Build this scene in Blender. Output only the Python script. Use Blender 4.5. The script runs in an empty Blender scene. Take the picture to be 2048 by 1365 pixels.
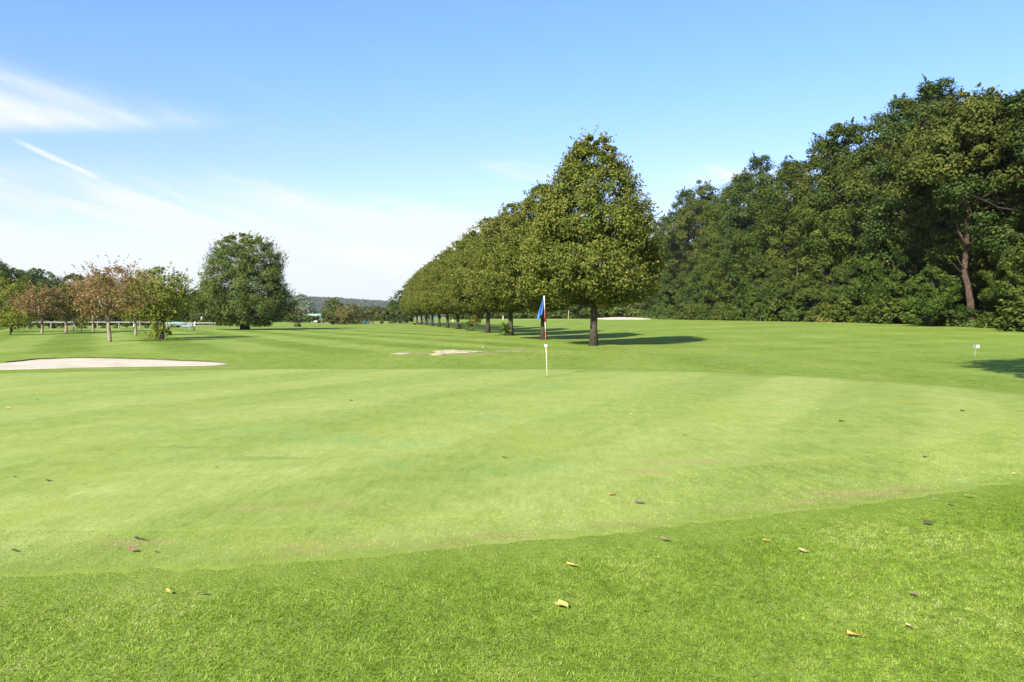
import bpy, bmesh, math, random
import numpy as np
from mathutils import Vector

# ------------------------------------------------------------------ basics
scene = bpy.context.scene
COL = scene.collection
R = math.radians
F = 1593.0            # focal length in reference pixels (2048 wide, 28 mm lens)
EYE = 1.6
PITCH = math.atan(48.5 / F)

# ------------------------------------------------------------------ camera
cam_d = bpy.data.cameras.new('camera'); cam = bpy.data.objects.new('camera', cam_d); COL.objects.link(cam)
cam_d.lens = 28.0; cam_d.sensor_width = 36.0; cam_d.clip_end = 9000; cam_d.clip_start = 0.05
cam.location = (0, 0, EYE); cam.rotation_euler = (math.pi/2 - PITCH, 0, 0)
scene.camera = cam

# ------------------------------------------------------------------ node expression helper
class E:
    nt = None
    def __init__(s, sock): s.s = sock
    @staticmethod
    def m(op, *a, clamp=False):
        n = E.nt.nodes.new('ShaderNodeMath'); n.operation = op; n.use_clamp = clamp
        for i, v in enumerate(a):
            if isinstance(v, E): E.nt.links.new(v.s, n.inputs[i])
            else: n.inputs[i].default_value = float(v)
        return E(n.outputs[0])
    def __add__(s, o): return E.m('ADD', s, o)
    __radd__ = __add__
    def __sub__(s, o): return E.m('SUBTRACT', s, o)
    def __rsub__(s, o): return E.m('SUBTRACT', o, s)
    def __mul__(s, o): return E.m('MULTIPLY', s, o)
    __rmul__ = __mul__
    def __truediv__(s, o): return E.m('DIVIDE', s, o)
    def ss(s, a, b, lo=0.0, hi=1.0):
        n = E.nt.nodes.new('ShaderNodeMapRange'); n.interpolation_type = 'SMOOTHSTEP'
        E.nt.links.new(s.s, n.inputs[0])
        for i, v in enumerate((a, b, lo, hi)):
            if isinstance(v, E): E.nt.links.new(v.s, n.inputs[i+1])
            else: n.inputs[i+1].default_value = v
        return E(n.outputs[0])
    def sat(s): return E.m('ADD', s, 0, clamp=True)
def xyz(x, y, z=0.0):
    n = E.nt.nodes.new('ShaderNodeCombineXYZ')
    for i, v in enumerate((x, y, z)):
        if isinstance(v, E): E.nt.links.new(v.s, n.inputs[i])
        else: n.inputs[i].default_value = v
    return n.outputs[0]
def noise(vec, scale=1.0, detail=4.0, rough=0.55, dist=0.0):
    n = E.nt.nodes.new('ShaderNodeTexNoise'); n.inputs['Scale'].default_value = scale
    n.inputs['Detail'].default_value = detail; n.inputs['Roughness'].default_value = rough
    n.inputs['Distortion'].default_value = dist
    if vec is not None: E.nt.links.new(vec, n.inputs['Vector'])
    return E(n.outputs[0])
def mixc(f, a, b, mode='MIX'):
    n = E.nt.nodes.new('ShaderNodeMix'); n.data_type = 'RGBA'; n.blend_type = mode; n.clamp_factor = True
    if isinstance(f, E): E.nt.links.new(f.s, n.inputs[0])
    else: n.inputs[0].default_value = f
    for i, v in ((6, a), (7, b)):
        if isinstance(v, (tuple, list)): n.inputs[i].default_value = tuple(v[:3]) + (1,)
        else: E.nt.links.new(v, n.inputs[i])
    return n.outputs[2]
def attr(name):
    n = E.nt.nodes.new('ShaderNodeAttribute'); n.attribute_name = name
    return E(n.outputs['Fac'])
def position():
    g = E.nt.nodes.new('ShaderNodeNewGeometry'); s = E.nt.nodes.new('ShaderNodeSeparateXYZ')
    E.nt.links.new(g.outputs['Position'], s.inputs[0])
    return g.outputs['Position'], E(s.outputs[0]), E(s.outputs[1]), E(s.outputs[2])
def objco():
    g = E.nt.nodes.new('ShaderNodeTexCoord'); return g.outputs['Object']

# ------------------------------------------------------------------ sun and sky
SUN_EL = R(33.0)
SDX, SDY = 0.47, 0.883                      # horizontal direction the light travels in
_n = math.hypot(SDX, SDY); SDX /= _n; SDY /= _n
w = bpy.data.worlds.new('World'); scene.world = w; w.use_nodes = True
E.nt = w.node_tree; E.nt.nodes.clear()
def build_sky():
    nt = E.nt
    out = nt.nodes.new('ShaderNodeOutputWorld'); bg = nt.nodes.new('ShaderNodeBackground')
    nt.links.new(bg.outputs[0], out.inputs[0]); bg.inputs[1].default_value = 0.10
    sky = nt.nodes.new('ShaderNodeTexSky'); sky.sky_type = 'NISHITA'; sky.sun_disc = False
    sky.sun_elevation = SUN_EL; sky.sun_rotation = math.atan2(-SDX, -SDY)
    sky.air_density = 1.0; sky.dust_density = 0.3; sky.ozone_density = 1.6
    tc = nt.nodes.new('ShaderNodeTexCoord'); sp = nt.nodes.new('ShaderNodeSeparateXYZ')
    nt.links.new(tc.outputs['Generated'], sp.inputs[0])
    X, Y, Z = (E(sp.outputs[i]) for i in range(3))
    az = E.m('ARCTAN2', X, Y); el = E.m('ARCSINE', Z)
    # streak coordinates: cirrus drawn out along a slightly falling direction
    a2 = az*0.96 - el*0.27; e2 = el*0.96 + az*0.27
    n1 = noise(xyz(a2*2.4, e2*21.0, 1.7), 1.0, 7, 0.60, 0.6)
    n2 = noise(xyz(a2*9.0, e2*38.0, 8.2), 1.0, 6, 0.62, 0.7)
    n3 = noise(xyz(az*2.0, el*6.0, 3.1), 1.0, 3, 0.5)
    wob = (n1 - 0.5)*0.13 + (n2 - 0.5)*0.05
    fro = az.ss(0.75, 1.2, 1, 0) * az.ss(-1.2, -0.75)
    # lower bank: its upper limit falls from left to right
    top1 = 0.168 - 0.080*(az + 0.571)
    bank = ((top1 + wob*0.55 - el)/0.05).ss(-0.35, 0.8) * az.ss(-0.05, 0.25, 1, 0.55)
    bank = bank * (1.0 - 0.88*((n1 - 0.45)/0.14).ss(1.0, 0.0)*el.ss(0.035, 0.10))
    # wedge, upper left
    tope = 0.276 - (az + 0.571)*0.16 + wob*0.30
    wedge = ((tope - el)/0.055).ss(0.0, 1.2) * ((el - 0.189 - 0.125*(az+0.571) + wob*0.05)/0.016).ss(-0.3, 1.0) * az.ss(-0.285, -0.37)
    wedge = wedge*(0.75 + 0.5*((n1-0.35)/0.3).sat())
    # second streak in the middle
    t2 = 0.165 - (az + 0.325)*0.17 + wob*0.22
    band = ((t2 - el)/0.02).ss(-0.4, 1.0)*((el - t2 + 0.052)/0.03).ss(0.0, 1.0)*az.ss(-0.40, -0.28)*az.ss(0.02, -0.06)
    band = band*(0.6 + 0.7*((n2-0.35)/0.3).sat())
    # contrail
    cl = 0.187 - (az + 0.559)*0.43 + (n2 - 0.5)*0.010
    cont = E.m('ABSOLUTE', el - cl).ss(0.0055, 0.0005)*az.ss(-0.566, -0.53)*az.ss(-0.455, -0.49)*0.85
    # small streaks right of the middle
    t3 = 0.182 - (az - 0.0)*0.10 + wob*0.3
    sm = E.m('ABSOLUTE', el - t3).ss(0.022, 0.0)*E.m('ABSOLUTE', az - 0.02).ss(0.085, 0.0)*(0.2+1.3*((n2-0.38)/0.25).sat())*0.75
    t4 = 0.165 + wob*0.3
    sm2 = E.m('ABSOLUTE', el - t4).ss(0.02, 0.0)*E.m('ABSOLUTE', az - 0.28).ss(0.10, 0.0)*(0.2+1.2*((n2-0.38)/0.25).sat())*0.7
    # faint general cirrus, also behind the viewer
    gen = ((n1*0.6 + n3*0.4 - 0.52)/0.22).sat()*0.35*el.ss(0.0, 0.25)*el.ss(0.9, 0.3)*(1.0 - 0.85*fro)
    # pale band above the horizon
    hz = el.ss(0.19, -0.01)*0.46 + el.ss(0.085, 0.0)*0.42 + 0.07
    puff = ((noise(xyz(az*26, el*60, 2.0), 1.0, 4, 0.55) - 0.48 - E.m('ABSOLUTE', el-0.034)*14.0 - E.m('ABSOLUTE', az+0.175)*3.2)/0.1).sat()*0.8
    m = E.m('MAXIMUM', bank*1.0, wedge*1.0); m = E.m('MAXIMUM', m, band); m = E.m('MAXIMUM', m, cont)
    m = E.m('MAXIMUM', m, sm); m = E.m('MAXIMUM', m, sm2); m = E.m('MAXIMUM', m, gen)
    m = (m*(0.86 + 0.32*((n2 - 0.3)/0.4).sat())).sat()
    m = 1.0 - (1.0 - m)*(1.0 - hz); m = m.sat()
    base = mixc(1.0, sky.outputs[0], mixc(el.ss(0.05, 0.36), SKY_LOW, SKY_TINT), 'MULTIPLY')
    c = mixc(m, base, CLOUD)
    c = mixc(puff, c, tuple(v*1.04 for v in CLOUD))
    nt.links.new(c, bg.inputs[0])
SKY_TINT = (0.52, 0.74, 1.04)
SKY_LOW = (0.74, 0.69, 0.92)
CLOUD = (3.72, 3.95, 4.08)
build_sky()
sun_d = bpy.data.lights.new('sun', 'SUN'); sun = bpy.data.objects.new('sun', sun_d); COL.objects.link(sun)
sun_d.energy = 4.2; sun_d.angle = R(0.5); sun_d.color = (1.0, 0.955, 0.88)
sun.rotation_euler = Vector((SDX*math.cos(SUN_EL), SDY*math.cos(SUN_EL), -math.sin(SUN_EL))).to_track_quat('-Z', 'Y').to_euler()
scene.view_settings.view_transform = 'Standard'; scene.view_settings.look = 'None'
scene.view_settings.gamma = 1.0; scene.view_settings.use_curve_mapping = False
scene.view_settings.exposure = 1.35
scene.cycles.max_bounces = 6; scene.cycles.diffuse_bounces = 3; scene.cycles.transmission_bounces = 4; scene.cycles.transparent_max_bounces = 4

# ------------------------------------------------------------------ terrain
def S(t):
    t = np.clip(t, 0, 1); return t*t*(3 - 2*t)
def hump(x, y, cx, cy, rx, ry, h):
    q = ((x-cx)/rx)**2 + ((y-cy)/ry)**2
    return h*np.exp(-q*1.6)
def gz(x, y):
    x = np.asarray(x, float); y = np.asarray(y, float)
    xr = 4.5 - 0.194*(y - 44)
    z = 0.95*S((x - xr)/34)*S((y - 21)/68)
    z = z + hump(x, y, -2.6, 37.5, 5, 3.5, 0.13)                       # low mound with bare sand
    z = z - hump(x, y, -15.5, 27.2, 8.0, 2.6, 0.05)                    # bunker bowl
    z = z + hump(x, y, -15.0, 32.5, 9.0, 2.0, 0.10)                    # bank behind it
    z = z + hump(x, y, 21.5, 157, 9, 7, 0.55)                          # bunker face far off
    z = z + 0.03*np.sin(x*0.5 + 1.0)*np.sin(y*0.37 + 0.4)*S((y-2)/6)*S((60-y)/20)
    return z
def G(px, py):
    """where a ray of the 28 mm view meets the ground"""
    u = (px - 1024)/F; v = (682.5 - py)/F
    dy = math.cos(PITCH) + v*math.sin(PITCH); dz = v*math.cos(PITCH) - math.sin(PITCH)
    t = 1.0
    if dz >= -1e-4: dz = -1e-4
    t = -EYE/dz
    for _ in range(40):
        z = float(gz(u*t, dy*t)); t = t*0.6 + 0.4*((z - EYE)/dz)
    return u*t, dy*t
def at(px, d): return (px - 1024)/F*d, d
def gpt(x, y, dz=0.0): return (x, y, float(gz(x, y)) + dz)

# ------------------------------------------------------------------ mesh helpers
def np_mesh(name, V, Fc, attrs=None, smooth=False):
    V = np.ascontiguousarray(V, dtype=np.float32); Fc = np.ascontiguousarray(Fc, dtype=np.int32)
    me = bpy.data.meshes.new(name)
    me.vertices.add(len(V)); me.vertices.foreach_set('co', V.ravel())
    k = Fc.shape[1]; n = len(Fc)
    me.loops.add(n*k); me.loops.foreach_set('vertex_index', Fc.ravel())
    me.polygons.add(n); me.polygons.foreach_set('loop_start', np.arange(0, n*k, k, dtype=np.int32))
    if attrs:
        for a, arr in attrs.items():
            at_ = me.attributes.new(a, 'FLOAT', 'POINT'); at_.data.foreach_set('value', np.ascontiguousarray(arr, dtype=np.float32))
    me.update(calc_edges=True); me.validate()
    if smooth: me.polygons.foreach_set('use_smooth', np.ones(n, dtype=bool))
    return me
class MB:
    def __init__(s): s.v = []; s.f = []
    def add(s, V, Fc):
        o = len(s.v); s.v += [tuple(p) for p in V]; s.f += [tuple(i + o for i in f) for f in Fc]
    def box(s, c, d, rz=0.0, bev=0.0):
        x, y, z = (q/2 for q in d); b = min(bev, x*.9, y*.9)
        if b > 0: ring = [(-x+b,-y),(x-b,-y),(x,-y+b),(x,y-b),(x-b,y),(-x+b,y),(-x,y-b),(-x,-y+b)]
        else: ring = [(-x,-y),(x,-y),(x,y),(-x,y)]
        n = len(ring); V = []
        cs, sn = math.cos(rz), math.sin(rz)
        for zz in (-z, z):
            for p in ring: V.append((c[0] + p[0]*cs - p[1]*sn, c[1] + p[0]*sn + p[1]*cs, c[2] + zz))
        Fc = [tuple(range(n))[::-1], tuple(range(n, 2*n))] + [(i, (i+1) % n, (i+1) % n + n, i + n) for i in range(n)]
        s.add(V, Fc)
    def tube(s, pts, rad, seg=8, cap=True):
        P = [Vector(p) for p in pts]; n = len(P); V = []; Fc = []
        if not hasattr(rad, '__len__'): rad = [rad]*n
        up = None
        for i in range(n):
            t = (P[min(i+1, n-1)] - P[max(i-1, 0)]).normalized()
            if up is None:
                up = t.orthogonal().normalized()
            else:
                up = (up - t*up.dot(t)).normalized()
            b = t.cross(up)
            for k in range(seg):
                a = 2*math.pi*k/seg
                V.append(P[i] + (up*math.cos(a) + b*math.sin(a))*rad[i])
        for i in range(n-1):
            for k in range(seg):
                k2 = (k+1) % seg
                Fc.append((i*seg+k, i*seg+k2, (i+1)*seg+k2, (i+1)*seg+k))
        if cap: Fc.append(tuple(range(seg))[::-1]); Fc.append(tuple(range((n-1)*seg, n*seg)))
        s.add(V, Fc)
    def sphere(s, c, r, seg=12, rings=8, sc=(1,1,1)):
        V = [(c[0], c[1], c[2]-r*sc[2])]; Fc = []
        for i in range(1, rings):
            ph = -math.pi/2 + math.pi*i/rings
            for k in range(seg):
                a = 2*math.pi*k/seg
                V.append((c[0]+r*sc[0]*math.cos(ph)*math.cos(a), c[1]+r*sc[1]*math.cos(ph)*math.sin(a), c[2]+r*sc[2]*math.sin(ph)))
        V.append((c[0], c[1], c[2]+r*sc[2]))
        for k in range(seg):
            k2 = (k+1) % seg
            Fc.append((0, 1+k2, 1+k)); Fc.append((len(V)-1, 1+(rings-2)*seg+k, 1+(rings-2)*seg+k2))
            for i in range(rings-2): Fc.append((1+i*seg+k, 1+i*seg+k2, 1+(i+1)*seg+k2, 1+(i+1)*seg+k))
        s.add(V, Fc)
    def mesh(s, name, smooth=False):
        me = bpy.data.meshes.new(name); me.from_pydata(s.v, [], s.f); me.update(calc_edges=True)
        if smooth:
            for p in me.polygons: p.use_smooth = True
        return me
    def build(s, name, mat, parent=None, smooth=False): return obj(name, s.mesh(name, smooth), mat, parent)
def obj(name, me, mat, parent=None, loc=None):
    if mat and not me.materials: me.materials.append(mat)
    o = bpy.data.objects.new(name, me); COL.objects.link(o)
    if parent: o.parent = parent
    if loc is not None: o.location = loc
    return o
def tag(o, label, cat, group=None, kind=None):
    o['label'] = label; o['category'] = cat
    if group: o['group'] = group
    if kind: o['kind'] = kind
    return o
def thing(name, label, cat, loc=(0,0,0), rz=0.0, group=None):
    o = bpy.data.objects.new(name, None); COL.objects.link(o); o.empty_display_size = 0.3
    o.location = loc; o.rotation_euler = (0, 0, rz); return tag(o, label, cat, group)
def structure(o): o['kind'] = 'structure'; return o
def dup(root, loc, rz=0.0, sc=(1,1,1), label=None, group=None):
    r = root.copy(); COL.objects.link(r); r.location = loc; r.rotation_euler = (0, 0, rz); r.scale = sc
    if label: r['label'] = label
    if group: r['group'] = group
    for ch in list(root.children):
        c = ch.copy(); COL.objects.link(c); c.parent = r
        for g in list(ch.children):
            d = g.copy(); COL.objects.link(d); d.parent = c
    return r

# ------------------------------------------------------------------ materials
def new_mat(name):
    m = bpy.data.materials.new(name); m.use_nodes = True; E.nt = m.node_tree
    b = E.nt.nodes['Principled BSDF']; return m, b
def setc(b, c):
    if isinstance(c, (tuple, list)): b.inputs['Base Color'].default_value = tuple(c[:3]) + (1,)
    else: E.nt.links.new(c, b.inputs['Base Color'])
def bump(b, h, strength=0.5, dist=0.02):
    n = E.nt.nodes.new('ShaderNodeBump'); n.inputs['Strength'].default_value = strength; n.inputs['Distance'].default_value = dist
    E.nt.links.new(h.s, n.inputs['Height']); E.nt.links.new(n.outputs[0], b.inputs['Normal'])
def simple(name, c1, c2=None, scale=8.0, rough=0.7, spec=0.3, bmp=0.0):
    m, b = new_mat(name); nz = noise(objco(), scale, 5)
    setc(b, mixc(nz.ss(0.3, 0.7), c1, c2 or tuple(v*0.75 for v in c1)))
    b.inputs['Roughness'].default_value = rough; b.inputs['Specular IOR Level'].default_value = spec
    if bmp: bump(b, nz, bmp, 0.02)
    return m
def ramp(f, stops):
    n = E.nt.nodes.new('ShaderNodeValToRGB'); cr = n.color_ramp
    while len(cr.elements) < len(stops): cr.elements.new(0.5)
    for e, (p, c) in zip(cr.elements, stops): e.position = p; e.color = tuple(c) + (1,)
    E.nt.links.new(f.s, n.inputs[0]); return n.outputs[0]
def leaf_mat(name, stops, trans=0.3, rough=0.6, spec=0.10):
    m, b = new_mat(name); nt = E.nt
    c = ramp(attr('v'), stops); setc(b, c)
    b.inputs['Roughness'].default_value = rough; b.inputs['Specular IOR Level'].default_value = spec
    t = nt.nodes.new('ShaderNodeBsdfTranslucent')
    tc = mixc(1.0, c, (1.15, 1.1, 0.55), 'MULTIPLY'); nt.links.new(tc, t.inputs[0])
    mx = nt.nodes.new('ShaderNodeMixShader'); mx.inputs[0].default_value = trans
    nt.links.new(b.outputs[0], mx.inputs[1]); nt.links.new(t.outputs[0], mx.inputs[2])
    nt.links.new(mx.outputs[0], nt.nodes['Material Output'].inputs[0]); return m
def bark_mat(name, c1, c2, sc=3.0):
    m, b = new_mat(name); nt = E.nt
    mp = nt.nodes.new('ShaderNodeMapping'); nt.links.new(objco(), mp.inputs[0]); mp.inputs['Scale'].default_value = (sc*2.5, sc*2.5, sc*0.5)
    nz = noise(mp.outputs[0], 2.0, 6, 0.65, 0.4); setc(b, mixc(nz.ss(0.35, 0.65), c1, c2))
    b.inputs['Roughness'].default_value = 0.9; b.inputs['Specular IOR Level'].default_value = 0.15
    bump(b, nz, 0.8, 0.03); return m

NEAR1, NEAR2 = (0.128, 0.188, 0.022), (0.172, 0.232, 0.036)
def rough_mat():
    m, b = new_mat('mown_rough_grass'); P, x, y, z = position()
    xr = 4.5 - 0.194*(y - 44.0)
    left = (x - xr).ss(-1.0, -6.0) * y.ss(31.0, 40.0)*y.ss(125.0, 95.0)
    w1 = noise(xyz(x*0.12, y*0.12), 1.0, 2)
    sl = (x*0.886 + y*0.464 + (w1-0.5)*1.6)*(2*math.pi/5.6)
    st = E.m('SINE', sl)
    right = (x - xr).ss(2.0, 10.0)*y.ss(38.0, 60.0)
    st2 = E.m('SINE', (y*0.99 + x*0.10 + (w1-0.5)*5.0)*(2*math.pi/11.0))
    nearR = (x - xr).ss(0.0, 6.0)*y.ss(24.0, 30.0)*y.ss(62.0, 45.0)
    st3 = E.m('SINE', (y*0.93 - x*0.36 + (w1-0.5)*3.0)*(2*math.pi/4.6))
    f1 = noise(xyz(x*1.0, y*0.35), 0.35, 5, 0.6)
    f2 = noise(xyz(x, y*0.5), 2.6, 5, 0.7)
    f3 = noise(P, 38.0, 3, 0.7)
    f4 = noise(xyz(x, y*0.45), 8.5, 3, 0.7)
    f6 = noise(xyz(x*9.0, y*1.0), 1.0, 4, 0.75)
    t = 0.52 + (f4-0.5)*0.9 + (f6-0.5)*0.8 + 0.17*st.ss(-0.6, 0.6, -1, 1)*left + 0.07*st2*right + 0.05*st3*nearR + (f1-0.5)*0.95 + (f2-0.5)*1.0 + (f3-0.5)*0.6
    c = ramp(t.sat(), [(0.0, (0.072, 0.126, 0.014)), (0.35, (0.133, 0.196, 0.024)), (0.62, (0.184, 0.246, 0.038)), (1.0, (0.255, 0.312, 0.078))])
    ye = noise(xyz(x*1.0+30.0, y*0.5), 0.22, 5, 0.65)
    c = mixc(ye.ss(0.52, 0.72)*0.55, c, (0.175, 0.235, 0.050))
    bare = attr('bare'); bn = noise(xyz(x, y*0.6), 1.6, 6, 0.7)
    c = mixc(((bare*1.15 + (bn-0.5)*1.5 - 0.52)/0.2).sat()*0.72, c, mixc(f2.ss(0.35, 0.65), (0.20, 0.165, 0.075), (0.34, 0.27, 0.15)))
    c = mixc(attr('near')*0.85, c, mixc(f2.ss(.3,.7), NEAR1, NEAR2))
    # worm casts and clover flecks
    fl = noise(P, 5.5, 2, 0.5)
    c = mixc(fl.ss(0.735, 0.76)*0.5, c, (0.35, 0.38, 0.19))
    setc(b, c); b.inputs['Roughness'].default_value = 0.95; b.inputs['Specular IOR Level'].default_value = 0.08
    bump(b, f3 + f2*1.5, 0.55, 0.03); return m
def green_mat(name, collar, gain=1.0):
    m, b = new_mat(name); P, x, y, z = position()
    w1 = noise(xyz(x*0.3, y*0.3), 1.0, 2)
    s = x*0.886 - y*0.464
    f5 = noise(xyz(x*5.5, y*2.4), 1.0, 4, 0.7); f6 = noise(xyz(x*21.0, y*2.6), 1.0, 3, 0.75)
    st = E.m('SINE', (s + (w1-0.5)*0.9)*(2*math.pi/3.6))
    al = x*0.464 + y*0.886
    f1 = noise(xyz(s*1.0, al*0.30), 0.55, 5, 0.6)
    f2 = noise(P, 1.4, 5, 0.65); f3 = noise(P, 26.0, 3, 0.75); f4 = noise(P, 110.0, 2, 0.8)
    t = 0.5 + 0.085*st.ss(-0.4, 0.4, -1, 1) + (f1-0.5)*0.70 + (f2-0.5)*0.55 + (f6-0.5)*0.55 + (f5-0.5)*0.75 + (f3-0.5)*0.6 + (f4-0.5)*0.5
    if collar: t = t - 0.11*x.ss(-0.5, 3.0)
    c = ramp(t.sat(), [(0.0, (0.126, 0.176, 0.025)), (0.35, (0.205, 0.262, 0.049)), (0.65, (0.266, 0.315, 0.075)), (1.0, (0.365, 0.395, 0.132))])
    ye = noise(xyz(x+11.0, y), 0.5, 5, 0.65)
    c = mixc(ye.ss(0.50, 0.72)*0.55, c, (0.255, 0.295, 0.052))
    bl = noise(xyz(x+50.0, y), 0.42, 4, 0.6)
    c = mixc(bl.ss(0.54, 0.72)*0.45, c, (0.165, 0.290, 0.085))
    ba2 = noise(xyz(x+70.0, y*1.3), 0.55, 4, 0.6)
    bare = attr('bare'); bn = noise(xyz(x, y*0.8), 7.0, 6, 0.8)
    c = mixc(((bare*1.0 + (bn-0.5)*2.6 + (ba2-0.60)*2.2 + attr('near')*.35 - 0.38)/0.5).sat()*0.66, c, mixc(f3.ss(0.4, 0.6), (0.30, 0.215, 0.085), (0.34, 0.235, 0.130)))
    dk = attr('dark'); c = mixc((dk*1.1 + (bn-0.5)*1.4 - 0.4).sat()*0.6, c, (0.060, 0.120, 0.030))
    nr = attr('near'); c = mixc(nr*0.85, c, mixc(f2.ss(.3,.7), NEAR1, NEAR2))
    pm = noise(P, 7.0, 2, .5); c = mixc(pm.ss(.715, .76)*.45, c, (0.16, 0.15, 0.05))
    sp = noise(P, 60.0, 1, 0.5); c = mixc(sp.ss(0.72, 0.78)*0.5*y.ss(16.0, 6.0), c, (0.5, 0.55, 0.35))  # pale specks near the viewer: sparkle of sunlit blades painted into the colour
    if gain != 1.0: c = mixc(1.0, c, (gain, gain, gain), 'MULTIPLY')
    setc(b, c); b.inputs['Roughness'].default_value = 0.9; b.inputs['Specular IOR Level'].default_value = 0.12
    bump(b, f3 + f4*0.6, 0.35, 0.012); return m
def sand_mat():
    m, b = new_mat('bunker_sand'); P, x, y, z = position()
    n1 = noise(P, 0.9, 5, 0.6); n2 = noise(P, 9.0, 5, 0.7)
    c = mixc((n1*0.6 + n2*0.4).ss(0.35, 0.65), (0.43, 0.365, 0.265), (0.54, 0.475, 0.37))
    setc(b, c); b.inputs['Roughness'].default_value = 1.0; b.inputs['Specular IOR Level'].default_value = 0.05
    bump(b, n2, 0.6, 0.05); return m
M = {}
M['rough'] = rough_mat(); M['green'] = green_mat('putting_green_turf', False); M['collar'] = green_mat('collar_turf', True)
M['sand'] = sand_mat()
M['bare_sand'] = simple('trampled_sandy_soil', (0.50, 0.42, 0.29), (0.30, 0.26, 0.14), 2.2, 1.0, .05, .3)
M['soil'] = simple('turf_edge_soil', (0.11, 0.085, 0.04), (0.07, 0.10, 0.02), 4, 0.95, 0.05, 0.5)

# ------------------------------------------------------------------ ground sheets
def axis(lo, hi, fine_lo, fine_hi, step, g=1.10):
    a = list(np.arange(fine_lo, fine_hi + 1e-6, step))
    s = step; q = a[-1]
    while q < hi: s *= g; q += s; a.append(q)
    s = step; q = a[0]; pre = []
    while q > lo: s *= g; q -= s; pre.append(q)
    return np.array(pre[::-1] + a)
bare_spots = [(905, 708, 3.2, 1.0, .9), (1040, 703, 3.6, 0.9, .75), (1110, 709, 2.4, 0.8, .55), (250, 737, 5.5, 0.5, .8), (120, 738, 3.0, .35, .7), (380, 735, 3.0, .4, .7),
              (1290, 705, 2.5, 1.0, .35), (1750, 702, 3.0, 1.2, .35), (1195, 712, 1.0, .4, .5), (150, 706, 4.5, .9, .45), (1265, 700, 2.0, .8, .4), (1480, 715, 4, 1.0, .28)]
def ground():
    xs = axis(-4500, 4500, -30, 32, 0.28, 1.085); ys = axis(-250, 5000, -2, 52, 0.28, 1.07)
    X, Y = np.meshgrid(xs, ys); Z = gz(X, Y)
    nx, ny = len(xs), len(ys)
    V = np.stack([X.ravel(), Y.ravel(), Z.ravel()], 1)
    i = np.arange(nx*ny).reshape(ny, nx)
    Fc = np.stack([i[:-1,:-1], i[:-1,1:], i[1:,1:], i[1:,:-1]], -1).reshape(-1, 4)
    ba = np.zeros(nx*ny)
    for px, py, rx, ry, k in bare_spots:
        cx, cy = G(px, py); ba = np.maximum(ba, k*np.exp(-(((V[:,0]-cx)/rx)**2 + ((V[:,1]-cy)/ry)**2)))
    na = np.exp(-(edge_dist(V[:,0], V[:,1], COLLAR)/.38)**2)
    return structure(obj('ground', np_mesh('ground', V, Fc, {'bare': ba, 'near': na}, True), M['rough']))
def outline(pts, n, close=True):
    P = np.array(pts, float); N = len(P); out = []
    for i in range(N):
        p0, p1, p2, p3 = P[(i-1) % N], P[i], P[(i+1) % N], P[(i+2) % N]
        for t in np.linspace(0, 1, n, endpoint=False):
            out.append(0.5*((2*p1) + (-p0+p2)*t + (2*p0-5*p1+4*p2-p3)*t*t + (-p0+3*p1-3*p2+p3)*t**3))
    return np.array(out)
def sheet(name, O, c, off, mat, rings=70, attrs=None, rag=0.0, seed=1, zf=None):
    rng = np.random.default_rng(seed); O = O.copy(); c = np.array(c)
    if rag:
        r = rng.normal(0, 1, len(O)); r = (r + np.roll(r, 1)*.8 + np.roll(r, 2)*.5)*rag
        d = O - c; O = O + d/np.linalg.norm(d, axis=1)[:, None]*r[:, None]
    n = len(O); rs = np.concatenate([np.linspace(0, 0.997, rings)[1:], [1.0]])
    V = [np.array([[c[0], c[1]]])] + [c + (O - c)*r for r in rs]; V = np.concatenate(V)
    z = gz(V[:,0], V[:,1]) + off
    z[-n:] -= (off + 0.004) if name != 'putting_green' else 0.0035
    if zf is not None: z = z + zf(np.concatenate([[0.0], np.repeat(rs, n)]))
    T = []
    k = np.arange(n); k2 = (k+1) % n
    T.append(np.stack([np.zeros(n, int), 1+k, 1+k2], 1))
    for j in range(rings-1):
        a = 1 + j*n; T.append(np.stack([a+k, a+n+k, a+n+k2], 1)); T.append(np.stack([a+k, a+n+k2, a+k2], 1))
    V3 = np.column_stack([V, z])
    at_ = {a: f(V[:,0], V[:,1]) for a, f in (attrs or {}).items()}
    return structure(obj(name, np_mesh(name, V3, np.concatenate(T), at_, True), mat)), O
green_bare = [(1410, 925, .9, .35, .95), (1300, 947, .7, .3, .9), (1760, 990, 1.1, .22, 1.), (1650, 1005, .8, .2, .9), (1830, 975, .6, .2, .8), (945, 1097, .5, .16, 1.0), (1240, 1052, .8, .2, .85), (1050, 1075, .9, .2, .8),
              (700, 1085, 1.2, .2, .7), (250, 998, .35, .12, 1.), (490, 1018, .5, .15, .8), (270, 1088, .5, .18, .9), (100, 1095, 1.0, .15, .6), (1840, 878, .8, .35, .8), (1560, 915, .7, .3, .75), (880, 1055, .6, .2, .65), (1500, 1020, .9, .2, .7), (450, 1100, .9, .15, .6), (300, 1010, 1.6, .3, .45), (640, 1015, 1.2, .2, .5)]
green_dark = [(375, 896, .75, .12, 1.0), (535, 917, .75, .13, .95), (480, 922, .5, .1, .8), (1640, 890, .7, .25, .5), (15, 1150, 1.0, .2, .4)]
def spots(L):
    C = [(G(px, py), rx, ry, k) for px, py, rx, ry, k in L]
    def f(x, y):
        a = np.zeros_like(x)
        for (cx, cy), rx, ry, k in C: a = np.maximum(a, k*np.exp(-(((x-cx)/rx)**2 + ((y-cy)/ry)**2)))
        return a
    return f
GATT = {'bare': spots(green_bare), 'dark': spots(green_dark)}
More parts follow.
